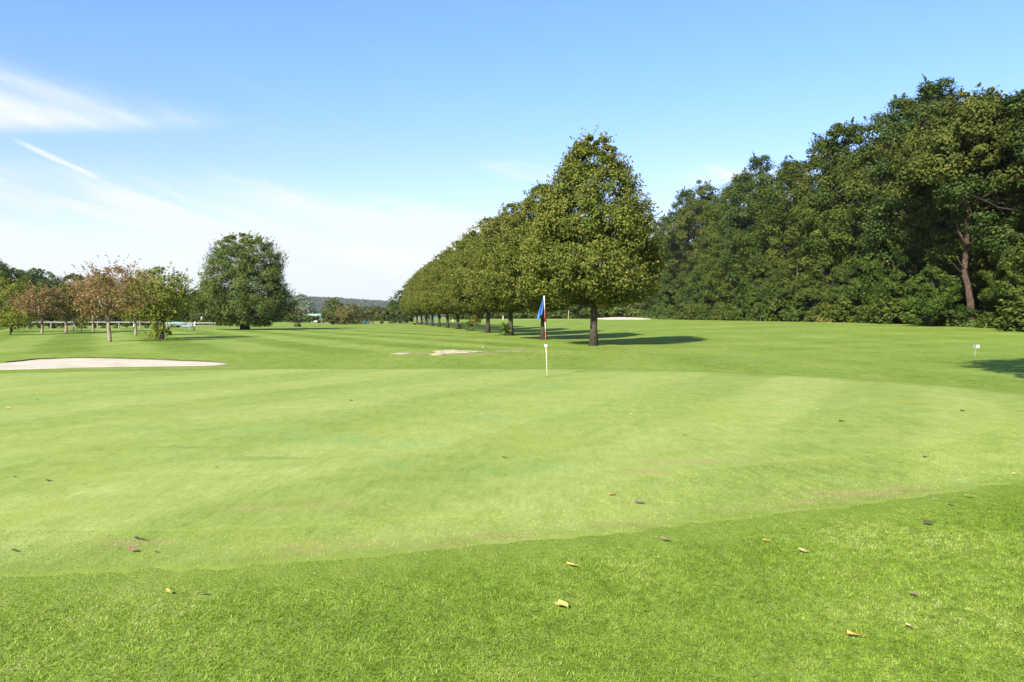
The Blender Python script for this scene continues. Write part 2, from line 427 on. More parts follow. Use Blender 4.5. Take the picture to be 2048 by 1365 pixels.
col_px = [(-60, 1153), (150, 1150), (330, 1142), (600, 1128), (900, 1098), (1200, 1072), (1400, 1048), (1600, 1025), (1800, 1000), (2048, 962), (2300, 900), (2330, 830), (2048, 790), (1900, 773), (1700, 758), (1500, 748), (1300, 741.5), (1000, 738), (700, 738), (500, 738.5), (300, 742), (0, 747), (-300, 758), (-600, 800), (-900, 900), (-700, 1050), (-350, 1130)]
COLLAR = outline([G(*p) for p in col_px], 14)
CC = np.array([-1.5, 12.5])
def edge_dist(x, y, O, c=CC):
    a0 = np.arctan2(O[:,1]-c[1], O[:,0]-c[0]); r0 = np.hypot(O[:,0]-c[0], O[:,1]-c[1]); k = np.argsort(a0)
    a = np.arctan2(y-c[1], x-c[0]); r = np.hypot(x-c[0], y-c[1])
    return np.maximum(r - np.interp(a, a0[k], r0[k], period=2*math.pi), 0)
def edge_in(x, y, O, c=CC):
    a0 = np.arctan2(O[:,1]-c[1], O[:,0]-c[0]); r0 = np.hypot(O[:,0]-c[0], O[:,1]-c[1]); k = np.argsort(a0)
    a = np.arctan2(y-c[1], x-c[0]); r = np.hypot(x-c[0], y-c[1])
    return np.maximum(np.interp(a, a0[k], r0[k], period=2*math.pi) - r, 0)
ground()
CATT = dict(GATT); CATT['near'] = lambda x, y: np.exp(-(edge_in(x, y, COLLAR)/.30)**2)*.9
sheet('green_collar', COLLAR, CC, 0.004, M['collar'], 61, CATT, rag=0.022)
grn_px = [(-300, 1040), (100, 1062), (500, 1060), (800, 1040), (1060, 1030), (1150, 990), (1330, 950), (1592, 923), (1775, 908), (1957, 872), (2012, 842), (1976, 806), (1848, 774), (1690, 763), (1500, 754), (1300, 747), (1000, 743.5), (600, 744), (300, 749), (0, 757), (-400, 790), (-700, 900)]
GREEN = outline([G(*p) for p in grn_px], 14)
sheet('putting_green', GREEN, CC, 0.0065, M['green'], 61, GATT, rag=0.008)

bk_px = [(-260, 752), (-100, 744), (0, 740), (100, 737), (200, 732.5), (300, 730), (400, 729.5), (440, 728), (457, 725.5), (430, 723), (350, 720.5), (250, 718.8), (170, 718.5), (120, 719.5), (60, 722), (0, 726.5), (-120, 730), (-250, 738)]
BK = outline([at_ for at_ in (((px-1024)/F*(EYE*F/(py-634)), EYE*F/(py-634)) for px, py in bk_px)], 8)
bc = np.array([-14.5, 26.6])
o, BKO = sheet('sand_bunker', BK, bc, 0.012, M['sand'], 24, rag=0.03, seed=3)
o['label'] = 'long pale sand bunker behind the left end of the putting green'
def bunker_lip():
    rng = random.Random(5); mb = MB(); pts = []
    for p in BKO:
        if p[1] > 27.6 and p[0] > -25: pts.append(p)
    pts = sorted(pts, key=lambda p: p[0]); V = []; Fc = []
    for p in pts:
        e_ = min(1, (pts[-1][0] - p[0])/1.5 + .1); h = (0.028 + 0.022*rng.random())*e_ - .02*(1-e_); w_ = 0.10 + .03*rng.random()
        z0 = float(gz(p[0], p[1])); z1 = float(gz(p[0], p[1]+0.35))
        V += [(p[0], p[1]-0.05, z0-0.05), (p[0], p[1]-0.02-0.03*rng.random(), z0+h), (p[0], p[1]+w_, z0+h+0.01), (p[0], p[1]+0.4, z1-0.03)]
    for i in range(len(pts)-1):
        for k in range(3): Fc.append((4*i+k, 4*i+4+k, 4*i+5+k, 4*i+1+k))
    mb.add(V, Fc); return mb.build('turf_lip', M['soil'], o)
bunker_lip()
def blob_sheet(name, label, pxs, cpx, off, seed, rag):
    O = outline([G(*p) for p in pxs], 8); c = G(*cpx)
    s, _ = sheet(name, O, c, off, M['bare_sand'], 14, rag=rag, seed=seed); s['label'] = label; return s
blob_sheet('sand_patch', 'bare sandy patch on the low mound left of the flagstick', [(866, 710.5), (869, 705), (885, 701), (908, 699.5), (926, 701), (942, 703), (956, 703.6), (940, 705), (922, 705.8), (903, 706.5), (886, 709.5), (875, 711.5)], (898, 704.5), 0.012, 4, 0.16)
blob_sheet('sand_patch', 'small thin sandy strip left of the larger sandy patch', [(789, 708.2), (800, 706.8), (815, 706.6), (820, 707.5), (805, 708.8)], (804, 707.7), 0.012, 6, 0.08)
O2 = [(21.5 + 5.2*math.cos(a)*(1+.12*math.sin(3*a)), 153.5 + 4.6*math.sin(a)) for a in np.linspace(0, 2*math.pi, 16, endpoint=False)]
s, _ = sheet('sand_bunker', outline(O2, 6), (21.5, 153.5), 0.03, M['sand'], 20, rag=0.18, seed=9)
s['label'] = 'small far sand bunker right of the nearest lime trunk, by the wood'

# ------------------------------------------------------------------ foliage helpers
def unit(a): return a/np.maximum(np.linalg.norm(a, axis=-1, keepdims=True), 1e-9)
def leaves_mesh(name, P, Nn, size, v, rng, fold=0.25, aspect=0.62):
    n = len(P); Nn = unit(Nn)
    r = unit(rng.normal(size=(n, 3))); t = unit(np.cross(Nn, r)); b = np.cross(Nn, t)
    L = (size*0.5)[:, None]; W = (size*0.5*aspect)[:, None]; f = (size*fold*0.5)[:, None]
    V = np.stack([P - t*L, P + b*W + Nn*f - t*L*0.15, P + t*L, P - b*W + Nn*f*0.6 - t*L*0.15], 1).reshape(-1, 3)
    Fc = np.arange(4*n).reshape(n, 4)
    return np_mesh(name, V, Fc, {'v': np.repeat(np.clip(v, 0, 1), 4)})
def prof(pts):
    p = np.array(pts, float); return lambda t: np.interp(t, p[:,0], p[:,1])
def crown_cloud(rng, pf, Rr, z0, z1, nclump, lpc, cr, flat=0.65, inner=0.5, lobes=9, lobe_amp=0.22, lean=(0,0), spikes=0, spike_len=0.8, spike_n=12, vclump=0.45, core=0.12, up=0.45, upspike=0.6, coh=.55, jit=.45, boughs=0, br=2.4, bflat=.6):
    tt = np.linspace(0, 1, 300); pr = pf(tt); cdf = np.cumsum(pr + 0.08); cdf /= cdf[-1]
    def lobef(a, t): 
        l = np.ones_like(a)
        for la, lt, amp, wd in LB:
            da = np.angle(np.exp(1j*(a-la))); l += amp*np.exp(-(da/0.55)**2 - ((t-lt)/wd)**2)
        return l
    LB = [(rng.uniform(0, 2*np.pi), rng.uniform(0.05, 0.95), rng.uniform(-1, 1)*lobe_amp, rng.uniform(.06, .16)) for _ in range(lobes*3)]
    nc = nclump; t = np.interp(rng.random(nc), cdf, tt); a = rng.uniform(0, 2*np.pi, nc)
    fr = inner + (1-inner)*rng.random(nc)**0.6
    ncore = int(core*nc); fr[:ncore] *= rng.uniform(.1, .8, ncore)
    rad = pf(t)*Rr*lobef(a, t)*fr
    C = np.stack([rad*np.cos(a) + lean[0]*t, rad*np.sin(a) + lean[1]*t, z0 + t*(z1-z0)], 1)
    if boughs:
        # leaf clumps sit on the upper and outer sides of a few big boughs, dark gaps stay between them
        tb = np.interp((np.arange(boughs) + rng.random(boughs))/boughs, cdf, tt); ab = np.arange(boughs)*2.39996 + rng.normal(size=boughs)*.35
        rb = np.maximum(pf(tb)*Rr*lobef(ab, tb) - br*.55, 0)*rng.uniform(.75, 1.05, boughs)
        B0 = np.stack([rb*np.cos(ab) + lean[0]*tb, rb*np.sin(ab) + lean[1]*tb, z0 + br*bflat*.5 + tb*(z1 - z0 - br*bflat*1.2)], 1)
        bs = br*rng.uniform(.7, 1.25, boughs)*np.clip(.45 + .7*pf(tb), .5, 1)
        own = rng.integers(0, boughs, nc - ncore); u = unit(rng.normal(size=(nc - ncore, 3)))
        ob = np.stack([np.cos(ab), np.sin(ab), np.full(boughs, .55)], 1)
        flip = (u*ob[own]).sum(1) < -.25; u[flip] *= -1
        C[ncore:] = B0[own] + u*bs[own][:,None]*np.array([1, 1, bflat])*rng.uniform(.65, 1.0, (nc - ncore, 1))
    csz = cr*rng.uniform(0.6, 1.35, nc)*np.clip(0.25 + 0.95*pf(t), .3, 1)
    cv = rng.random(nc)
    d = unit(rng.normal(size=(nc, lpc, 3))); rr = rng.random((nc, lpc, 1))**0.42
    P = C[:,None,:] + d*rr*csz[:,None,None]*np.array([1, 1, flat])
    # droop of the clump rim
    P[...,2] -= (rr[...,0]**2)*csz[:,None]*0.12
    outw = unit(np.concatenate([C[:, :2], (C[:, 2:3] - (z0 + 0.35*(z1-z0)))*0.6], 1))
    Nn = d*coh + outw[:,None,:]*0.45 + np.array([0, 0, up]) + rng.normal(size=d.shape)*jit
    v = vclump*cv[:,None] + (1-vclump)*rng.random((nc, lpc))
    P = P.reshape(-1, 3); Nn = Nn.reshape(-1, 3); v = v.ravel()
    if spikes:
        t = np.interp(rng.random(spikes), cdf, tt)**0.85; a = rng.uniform(0, 2*np.pi, spikes)
        rad = pf(t)*Rr*lobef(a, t)*0.98
        B = np.stack([rad*np.cos(a) + lean[0]*t, rad*np.sin(a) + lean[1]*t, z0 + t*(z1-z0)], 1)
        if boughs:
            ii = rng.integers(0, nc, spikes); B = C[ii] + outw[ii]*csz[ii][:,None]*.6; a = np.arctan2(B[:,1], B[:,0]); t = np.clip((B[:,2]-z0)/(z1-z0), 0, 1)
        ow = np.stack([np.cos(a)*0.7, np.sin(a)*0.7, upspike*(0.3 + t)], 1); ow = unit(ow + rng.normal(size=ow.shape)*0.25)
        s = rng.random((spikes, spike_n, 1)); Ls = spike_len*rng.uniform(.4, 1.2, (spikes, 1, 1))
        SP = B[:,None,:] + ow[:,None,:]*s*Ls + rng.normal(size=(spikes, spike_n, 3))*0.09*(1.2-s)
        P = np.concatenate([P, SP.reshape(-1, 3)]); Nn = np.concatenate([Nn, (ow[:,None,:] + rng.normal(size=SP.shape)*.8).reshape(-1, 3)])
        v = np.concatenate([v, (0.45 + 0.5*rng.random((spikes, spike_n))).ravel()])
    return P, Nn, v, C
def woody(rng, pts, rad, C, nlimb, zmin, seg=9, limb_r=0.3, twig=True, sub=2):
    """trunk plus limbs that reach to some clump centres"""
    mb = MB(); P = np.array(pts, float)
    # root flare
    rr = list(rad); rr[0] *= 1.35
    mb.tube(pts, rr, seg)
    if C is None or not len(C): return mb
    idx = rng.choice(len(C), min(nlimb, len(C)), replace=False)
    for i in idx:
        c = C[i]; zz = max(zmin, min(P[-1,2]*0.96, c[2] - 0.35*np.hypot(c[0], c[1]) - 0.3))
        s = np.array([np.interp(zz, P[:,2], P[:,0]), np.interp(zz, P[:,2], P[:,1]), zz])
        r0 = float(np.interp(zz, P[:,2], rad))*limb_r + 0.012
        mid = s*0.5 + c*0.5 + rng.normal(size=3)*0.12*np.linalg.norm(c-s)*0.5 + np.array([0, 0, -0.06*np.linalg.norm(c-s)])
        mb.tube([s, s*.75+mid*.25+rng.normal(size=3)*.03, mid, (mid+c)/2 + rng.normal(size=3)*0.08, c], [r0, r0*.85, r0*.6, r0*.35, 0.012], 5, False)
    return mb
def make_tree(name, label, cat, cloud, leafsize, lmat, bmat, trunk_pts, trunk_r, rng, nlimb=40, zmin=2.0, aspect=.62, group=None, svar=.35, limb_r=.3):
    P, Nn, v, C = cloud
    t = thing(name, label, cat, group=group)
    sz = leafsize*rng.uniform(1-svar, 1+svar, len(P))
    obj('crown', leaves_mesh('crown', P, Nn, sz, v, rng, aspect=aspect), lmat, t)
    obj('trunk', woody(rng, trunk_pts, trunk_r, C, nlimb, zmin, limb_r=limb_r).mesh('trunk', True), bmat, t)
    return t

M['lime'] = leaf_mat('lime_leaf', [(0, (0.032, 0.057, 0.009)), (0.3, (0.070, 0.101, 0.013)), (0.6, (0.130, 0.148, 0.023)), (0.85, (0.198, 0.195, 0.036)), (0.96, (0.283, 0.229, 0.061)), (1.0, (0.249, 0.126, 0.026))], 0.28)
M['oak'] = leaf_mat('oak_leaf', [(0, (0.013, 0.026, 0.004)), (0.35, (0.039, 0.065, 0.008)), (0.7, (0.073, 0.099, 0.013)), (1.0, (0.133, 0.140, 0.023))], 0.10)
M['oak2'] = leaf_mat('yellowish_oak_leaf', [(0, (0.018, 0.029, 0.004)), (0.4, (0.051, 0.071, 0.010)), (0.75, (0.092, 0.104, 0.016)), (1.0, (0.160, 0.139, 0.029))], 0.10)
M['oak3'] = leaf_mat('bluish_oak_leaf', [(0, (0.011, 0.026, 0.005)), (0.4, (0.033, 0.061, 0.010)), (0.75, (0.064, 0.094, 0.018)), (1.0, (0.128, 0.145, 0.038))], 0.10)
M['shrub'] = leaf_mat('shrub_leaf', [(0, (0.021, 0.046, 0.007)), (0.4, (0.043, 0.081, 0.010)), (0.8, (0.085, 0.127, 0.018)), (1.0, (0.167, 0.178, 0.041))], 0.28)
M['hornbeam'] = leaf_mat('hornbeam_leaf', [(0, (0.032, 0.068, 0.014)), (0.4, (0.074, 0.117, 0.022)), (0.8, (0.141, 0.166, 0.038)), (0.97, (0.241, 0.208, 0.056)), (1.0, (0.402, 0.185, 0.034))], 0.28)
M['redleaf'] = leaf_mat('russet_leaf', [(0, (0.070, 0.095, 0.022)), (0.3, (0.130, 0.145, 0.034)), (0.5, (0.200, 0.132, 0.052)), (0.8, (0.29, 0.145, 0.080)), (1.0, (0.20, 0.20, 0.08))], 0.3)
M['orchard'] = leaf_mat('orchard_leaf', [(0, (0.049, 0.077, 0.012)), (0.4, (0.122, 0.158, 0.021)), (0.75, (0.226, 0.238, 0.035)), (0.93, (0.323, 0.246, 0.059)), (1.0, (0.388, 0.150, 0.047))], 0.3)
M['turning'] = leaf_mat('turning_leaf', [(0, (0.044, 0.072, 0.016)), (0.35, (0.108, 0.145, 0.030)), (0.65, (0.167, 0.156, 0.044)), (1.0, (0.235, 0.139, 0.052))], 0.3)
M['yellow'] = leaf_mat('yellow_leaf', [(0, (0.13, 0.13, 0.02)), (0.5, (0.26, 0.24, 0.05)), (1.0, (0.36, 0.32, 0.09))], 0.3)
M['silver'] = leaf_mat('silver_leaf', [(0, (0.096, 0.126, 0.078)), (0.5, (0.180, 0.216, 0.144)), (1.0, (0.312, 0.348, 0.252))], 0.25)
M['heath'] = leaf_mat('hedge_leaf', [(0, (0.037, 0.050, 0.018)), (0.5, (0.094, 0.106, 0.035)), (0.85, (0.156, 0.144, 0.056)), (1.0, (0.250, 0.150, 0.088))], 0.25)
M['hedge_green'] = leaf_mat('bright_hedge_leaf', [(0, (0.033, 0.061, 0.011)), (0.5, (0.094, 0.138, 0.029)), (0.9, (0.165, 0.204, 0.055)), (1.0, (0.264, 0.242, 0.110))], 0.25)
M['bark'] = bark_mat('lime_bark', (0.035, 0.030, 0.022), (0.085, 0.074, 0.056))
M['bark_dark'] = bark_mat('dark_bark', (0.028, 0.022, 0.016), (0.070, 0.055, 0.040))
M['bark_pale'] = bark_mat('pale_orchard_bark', (0.16, 0.12, 0.085), (0.34, 0.275, 0.20), 5)
M['bark_red'] = bark_mat('reddish_bark', (0.040, 0.027, 0.019), (0.125, 0.080, 0.056), 2)

# ------------------------------------------------------------------ the row of limes
LIME_PF = prof([(0, .32), (.05, .66), (.12, .91), (.2, 1.0), (.3, .97), (.42, .90), (.55, .79), (.7, .62), (.83, .43), (.93, .25), (1, .06)])
ordinal = ['nearest', 'second', 'third', 'fourth', 'fifth', 'sixth', 'seventh', 'eighth', 'ninth', 'tenth', 'eleventh', 'twelfth']
def lime_proto(seed, nclump, lpc, leaf):
    rng = np.random.default_rng(seed)
    cl = crown_cloud(rng, LIME_PF, 3.8, 2.3, 11.7, nclump, lpc, 0.66, 0.65, 0.60, 16, 0.17, spikes=480, spike_len=0.55, spike_n=13, vclump=.28, up=.35, coh=.65, core=.16)
    pts = [(0, 0, -.1), (.02, .01, .9), (.05, 0, 2.2), (.03, .04, 4), (-.02, .02, 6.5), (.02, 0, 9), (0, 0, 11.2)]
    return make_tree('lime_tree', 'x', 'tree', cl, leaf, M['lime'], M['bark'], pts, [.22, .20, .19, .165, .11, .06, .015], rng, 90, 2.2, .8, 'lime trees planted in a row', limb_r=.34)
protos = [lime_proto(11, 640, 165, .115), lime_proto(12, 600, 135, .125), lime_proto(13, 600, 135, .125)]
lrng = random.Random(3)
lime_label = ['nearest lime tree of the row, tall pointed crown on a thick dark trunk', 'second lime tree of the row, its trunk just behind the blue flag',
              'third lime tree from the near end, with leafy suckers at the trunk base', 'fourth lime tree from the near end, low spray hanging beside its short trunk',
              'fifth lime tree from the near end, green suckers low on its trunk', 'sixth lime tree from the near end, with a pale sunlit trunk', 'seventh lime tree from the near end, slim greyish trunk',
              'eighth lime tree from the near end, slim dark trunk', 'ninth lime tree from the near end of the row', 'third lime tree from the far left end of the row', 'last but one lime tree at the far left end', 'last and smallest looking lime tree at the far left end']
LIMES = []
for k in range(12):
    d = 44 + 11.85*k; x = 4.5 - 0.194*(d - 44)
    sc = [1.0, .93, .95, .97, .95, .97, .95, .98, .96, .97, .95, .93][k]; ws = [1.0, 1.02, 1.0, 1.02, 1.0, 1.0, 1.03, 1.0, 1.0, 1.0, 1.0, 1.0][k]
    if k < 3: t = protos[k]; t.location = gpt(x, d); t.rotation_euler = (0, 0, [0.6, 1.0, 4.0][k]); t.scale = (ws, ws, sc)
    else: t = dup(protos[1 + k % 2], gpt(x, d), lrng.uniform(0, 6.28), (ws, ws, sc))
    t['label'] = lime_label[k]; LIMES.append((x, d))
# suckers at the foot of some trunks
def tuft(name, label, x, y, r, h, n, leaf, mat, seed, cat='shoots', group=None, r0=.3):
    rng = np.random.default_rng(seed)
    pf = prof([(0, .6), (.3, 1), (.7, .8), (1, .25)])
    P, Nn, v, C = crown_cloud(rng, pf, r, 0.02, h, max(8, n//18), 18, r*r0, .8, .2, 5, .3, spikes=max(6, n//60), spike_len=h*.35, spike_n=8)
    P[:,2] = np.maximum(P[:,2], 0.02)
    t = thing(name, label, cat, gpt(x, y), 0, group)
    obj('foliage', leaves_mesh('foliage', P, Nn, leaf*rng.uniform(.7, 1.3, len(P)), v, rng, aspect=.75), mat, t)
    mb = MB()
    for i in range(7):
        a = rng.uniform(0, 6.28); q = rng.uniform(.3, .8)*r
        mb.tube([(0, 0, -.02), (q*.5*math.cos(a), q*.5*math.sin(a), h*.35), (q*math.cos(a), q*math.sin(a), h*.75)], [.015, .011, .004], 5)
    mb.build('stems', M['bark_dark'], t); return t
tuft('sucker_shoots', 'dark leafy suckers at the base of the third lime trunk', LIMES[2][0]-.45, LIMES[2][1]-.1, .55, 1.1, 420, .15, M['shrub'], 31)
tuft('sucker_shoots', 'bright yellow green suckers at the base of the fifth lime trunk', LIMES[4][0]-.2, LIMES[4][1]-.4, .75, 1.2, 420, .17, M['hedge_green'], 32)
tuft('sucker_shoots', 'small green suckers at the base of the sixth lime trunk', LIMES[5][0]+.45, LIMES[5][1]-.2, .45, .8, 200, .16, M['shrub'], 33)
def low_spray():
    # the low spray belongs to the fourth lime: a few hanging shoots beside its trunk
    rng = np.random.default_rng(8); r = [o for o in COL.objects if o.get('label') == lime_label[3]][0]
    P = np.array([-1.15, .3, 1.55]) + unit(rng.normal(size=(900, 3)))*rng.random((900, 1))**.9*np.array([.6, .6, .8])
    sp = obj('low_spray', leaves_mesh('low_spray', P, rng.normal(size=P.shape) + np.array([0, 0, .4]), .17*rng.uniform(.7, 1.3, 900), .35 + .6*rng.random(900), rng, aspect=.75), M['lime'], r)
    sp.rotation_euler = (0, 0, -r.rotation_euler.z)
low_spray()

# ------------------------------------------------------------------ the wood on the right
OAK = prof([(0, .55), (.1, .78), (.25, .95), (.42, 1.0), (.6, .93), (.75, .76), (.88, .50), (1, .12)])
DOME = prof([(0, .75), (.12, .95), (.3, 1.0), (.55, .92), (.75, .72), (.9, .42), (1, .1)])
def wood_proto(seed, Rr, z0, z1, mat, nclump=400, lpc=165, cr=1.15, leaf=.235, pf=OAK, name='broadleaf_tree', spikes=150, bg=54, bR=2.5):
    rng = np.random.default_rng(seed)
    cl = crown_cloud(rng, pf, Rr, z0, z1, nclump, lpc, cr, .62, .52, 14, .34, spikes=spikes, spike_len=.7, spike_n=26, vclump=.5, up=.45, coh=.95, jit=.35, core=.16, boughs=bg, br=bR, bflat=.55)
    H = z1
    pts = [(0, 0, -.2), (.05, .0, H*.12), (-.1, .1, H*.3), (.1, 0, H*.55), (0, 0, H*.92)]
    return make_tree(name, 'x', 'tree', cl, leaf, mat, M['bark_dark'], pts, [.42, .36, .30, .2, .03], rng, 60, z0*.7 + 1.5, .72, limb_r=.3)
W = [wood_proto(41, 6.6, 2.5, 25, M['oak']), wood_proto(42, 6.2, 3.0, 25, M['oak2']), wood_proto(43, 6.8, 2.0, 25, M['oak3']), wood_proto(44, 5.8, 3.0, 25, M['oak'], pf=DOME)]
Uu = [wood_proto(51, 3.6, .5, 9, M['shrub'], 150, 150, .75, .21, DOME, 'understorey_tree', 90, 18, 1.5), wood_proto(52, 3.3, .4, 9, M['oak'], 150, 150, .75, .21, OAK, 'understorey_tree', 90, 18, 1.5), wood_proto(53, 3.6, .4, 9, M['oak3'], 150, 150, .75, .21, DOME, 'understorey_tree', 90, 18, 1.5)]
BT = [wood_proto(46, 7.2, .8, 13.4, M['oak'], 300, 110, 1.7, .32, DOME, 'background_tree', 30, 0), wood_proto(47, 7.0, .8, 13.4, M['oak3'], 300, 110, 1.7, .32, OAK, 'background_tree', 30, 0)]
used = set()
def place(protos_, i, x, y, rz, sc, label, group):
    p = protos_[i]; loc = gpt(x, y)
    if id(p) not in used:
        used.add(id(p)); p.location = loc; p.rotation_euler = (0, 0, rz); p.scale = sc; p['label'] = label
        if group: p['group'] = group
        return p
    return dup(p, loc, rz, sc, label, group)
wr = random.Random(21)
ordn = ['first', 'second', 'third', 'fourth', 'fifth', 'sixth', 'seventh', 'eighth', 'ninth', 'tenth', 'eleventh', 'twelfth', 'thirteenth', 'fourteenth', 'fifteenth', 'sixteenth', 'seventeenth', 'eighteenth', 'nineteenth', 'twentieth', 'twenty-first', 'twenty-second']
# (depth, height above its own ground) from the skyline, far to near
front = [(240, 28), (214, 31), (192, 30.0), (173, 28.5), (157, 27.5), (144, 28.2), (132, 26.0), (120, 26.8), (109.5, 28.2), (100, 28.6), (92, 27.4), (84.5, 26.2), (78, 22.6), (72, 21.6), (65, 22)]
tone = ['dark green', 'yellowish green', 'bluish green', 'deep green']
for i, (d, h) in enumerate(front):
    k = [0, 2, 1, 3, 0, 2, 0, 1, 3, 0, 1, 2, 1, 0, 2][i]
    x = 46.5 + wr.uniform(-1.6, 1.6)
    n = len(front) - 1 - i
    place(W, k, x, d, wr.uniform(0, 6.28), (1.06 + d*.0006, 1.06 + d*.0006, h*float(np.interp(d, [90, 140, 200], [1.02, 1.09, 1.17]))/25.6), f'tall {tone[k]} tree in the front row of the wood, {ordn[n]} from the right edge', 'tall trees of the wood on the right')
for i in range(14):
    d = 240 - i*12.3; k = wr.randrange(4)
    h = float(np.interp(d, [60, 75, 90, 110, 130, 160, 200, 240], [20, 21, 24.5, 25.5, 24, 26, 28, 27]))
    place(W, k, 56.5 + wr.uniform(-2, 2), d, wr.uniform(0, 6.28), (1.1, 1.1, h/25.6), f'{tone[k]} tree in the second row of the wood, {ordn[13-i]} from the near end', 'second row trees deep in the wood')
for (x, d, k, h, lab) in [(50.0, 203, 0, 30, 'tall tree filling the gap at the far left shoulder of the wood'), (43.0, 226, 3, 25, 'lower tree at the very left end of the wood beside the nearest lime')]:
    place(W, k, x, d, d*.1, (1.2, 1.2, h/25.6), lab, 'second row trees deep in the wood')
under = [(226, 10), (208, 12), (190, 11), (176, 12), (163, 10), (151, 12), (140, 9), (131, 11), (123, 8), (116, 10), (104, 9), (97.5, 7), (87, 10.5), (80.5, 9.0), (66.5, 6.5), (61, 8)]
utone = ['fresh green', 'dark green', 'bluish green']
for i, (d, h) in enumerate(under):
    k = [0, 2, 1, 2, 0, 1, 2, 0, 2, 1, 1, 2, 0, 0, 2, 1][i]; s = h/9.4
    place(Uu, k, 41.2 + wr.uniform(-1.0, .8) + (2.6 if d == 66.5 else 0), d, wr.uniform(0, 6.28), (s*.95, s*.95, s), f'low {utone[k]} understorey tree at the foot of the wood, {ordn[len(under)-1-i]} from the right edge', 'understorey trees along the edge of the wood')
place(Uu, 0, 36.6, 69.5, .7, (.62, .62, .62), 'low green tree just left of the bare forked trunk at the wood edge', 'understorey trees along the edge of the wood')
place(Uu, 1, 40.8, 64.5, 2.9, (.66, .66, .72), 'low dark tree just right of the bare forked trunk at the wood edge', 'understorey trees along the edge of the wood')
# hedge-like shrubs that close the wood's foot and run on behind the limes
Sh = []
def shrub_proto(seed, mat, Rr=1.9, h=2.6, leaf=.24):
    rng = np.random.default_rng(seed)
    cl = crown_cloud(rng, DOME, Rr, .05, h, 60, 60, .62, .7, .35, 8, .3, spikes=50, spike_len=.7, spike_n=10, vclump=.4)
    return make_tree('woodland_shrub', 'x', 'shrub', cl, leaf, mat, M['bark_dark'], [(0,0,-.1), (0,0,h*.35), (.1,0,h*.75)], [.06, .045, .01], rng, 14, .2, .7)
Sh = [shrub_proto(61, M['shrub']), shrub_proto(62, M['oak']), shrub_proto(63, M['oak2'])]
sx = [(38.6, 58+i*6.9) for i in range(26)]
stone = ['fresh green', 'dark green', 'yellowish green']
for i, (x, d) in enumerate(sx):
    k = wr.randrange(3); s = wr.uniform(.75, 1.35)*(.6 if 60 < d < 76 else 1)
    place(Sh, k, x + wr.uniform(-.7, .7), d + wr.uniform(-1, 1), wr.uniform(0, 6.28), (s*1.15, s*1.15, s), f'{stone[k]} shrub at the wood edge, number {i+1} from the near end', 'shrubs along the foot of the wood')
for i in range(7):
    x, d = 50 + 1.5*(i % 2), 64 + i*8.5; k = i % 3; s = 1.9 + .3*(i % 2)
    place(Sh, k, x, d, i*1.3, (s*1.5, s*1.5, s), f'{stone[k]} shrub deep under the wood, {ordn[i]} from the near end', 'shrubs deep under the wood')
for i in range(15):
    x = 41 - i*4.1; d = 240 + 3*i + wr.uniform(-3, 3); k = wr.randrange(3); s = wr.uniform(1.8, 2.6)*(1.25 if i < 4 else 1)
    place(Sh, k, x, d, wr.uniform(0, 6.28), (s*1.2, s*1.2, s), f'{stone[k]} bush closing the far end of the fairway, {ordn[i]} from its right end', 'bushes at the far end of the fairway')


# tall tree with a bare reddish forked trunk at the edge of the wood
def forked_tree():
    rng = np.random.default_rng(71)
    cl = crown_cloud(rng, prof([(0, .7), (.2, 1), (.5, .95), (.8, .6), (1, .15)]), 6.2, 10.4, 20.5, 230, 190, 1.15, .6, .5, 10, .3, lean=(.5, 0), spikes=140, spike_len=1.2, spike_n=20, coh=.9, jit=.35, boughs=24, br=2.3)
    x, y = 40.0, 70.5
    t = thing('forked_tree', 'tall tree at the wood edge with a bare reddish forked trunk', 'tree', gpt(x, y))
    P, Nn, v, C = cl
    obj('crown', leaves_mesh('crown', P, Nn, .25*rng.uniform(.7, 1.3, len(P)), v, rng, aspect=.72), M['oak2'], t)
    mb = MB(); k = 70.5/F
    def q(px, py, dy=0.0): return ((px - 1927)*k + .45, dy, (634 - py)*k + .72)
    mb.tube([q(1931, 650), q(1929, 603), q(1922, 565), q(1915, 545), q(1918, 510), q(1920, 492), q(1919, 448), q(1924, 425), q(1912, 410), q(1905, 385), q(1898, 355)], [.42, .30, .25, .27, .22, .21, .16, .17, .12, .08, .04], 9)
    mb.tube([q(1918, 505), q(1911, 485, -.2), q(1904, 470, -.3), q(1897, 462, -.4), q(1893, 445, -.5)], [.16, .14, .11, .09, .04], 7)
    mb.tube([q(1912, 412), q(1895, 404, -.2), q(1875, 398, -.4), q(1850, 403, -.8)], [.12, .09, .06, .02], 6)
    mb.tube([q(1905, 395), q(1885, 380, .2), q(1860, 372, .1), q(1840, 380, -.3)], [.1, .08, .05, .02], 6)
    mb.tube([q(1923, 430), q(1930, 410, .1), q(1938, 395, .2), q(1942, 372, .2)], [.13, .1, .07, .03], 6)
    mb.tube([q(1914, 548), q(1900, 538, -.3), q(1884, 525, -.6), q(1872, 528, -.9)], [.09, .06, .04, .015], 5)
    mb.tube([q(1916, 540), q(1902, 528, -.5), q(1890, 512, -.8)], [.07, .05, .015], 5)
    for i in range(13):
        c = C[rng.integers(len(C))]; s0 = np.array([q(1919, 448), q(1922, 425), q(1912, 410), q(1905, 388), q(1899, 360)][i % 5])
        m_ = s0*.5 + c*.5 + rng.normal(size=3)*.5 - np.array([0, 0, .4])
        mb.tube([s0, s0*.6 + m_*.4 + rng.normal(size=3)*.2, m_, c], [.06, .05, .035, .012], 5, False)
    obj('trunk', mb.mesh('trunk', True), M['bark_red'], t)
forked_tree()
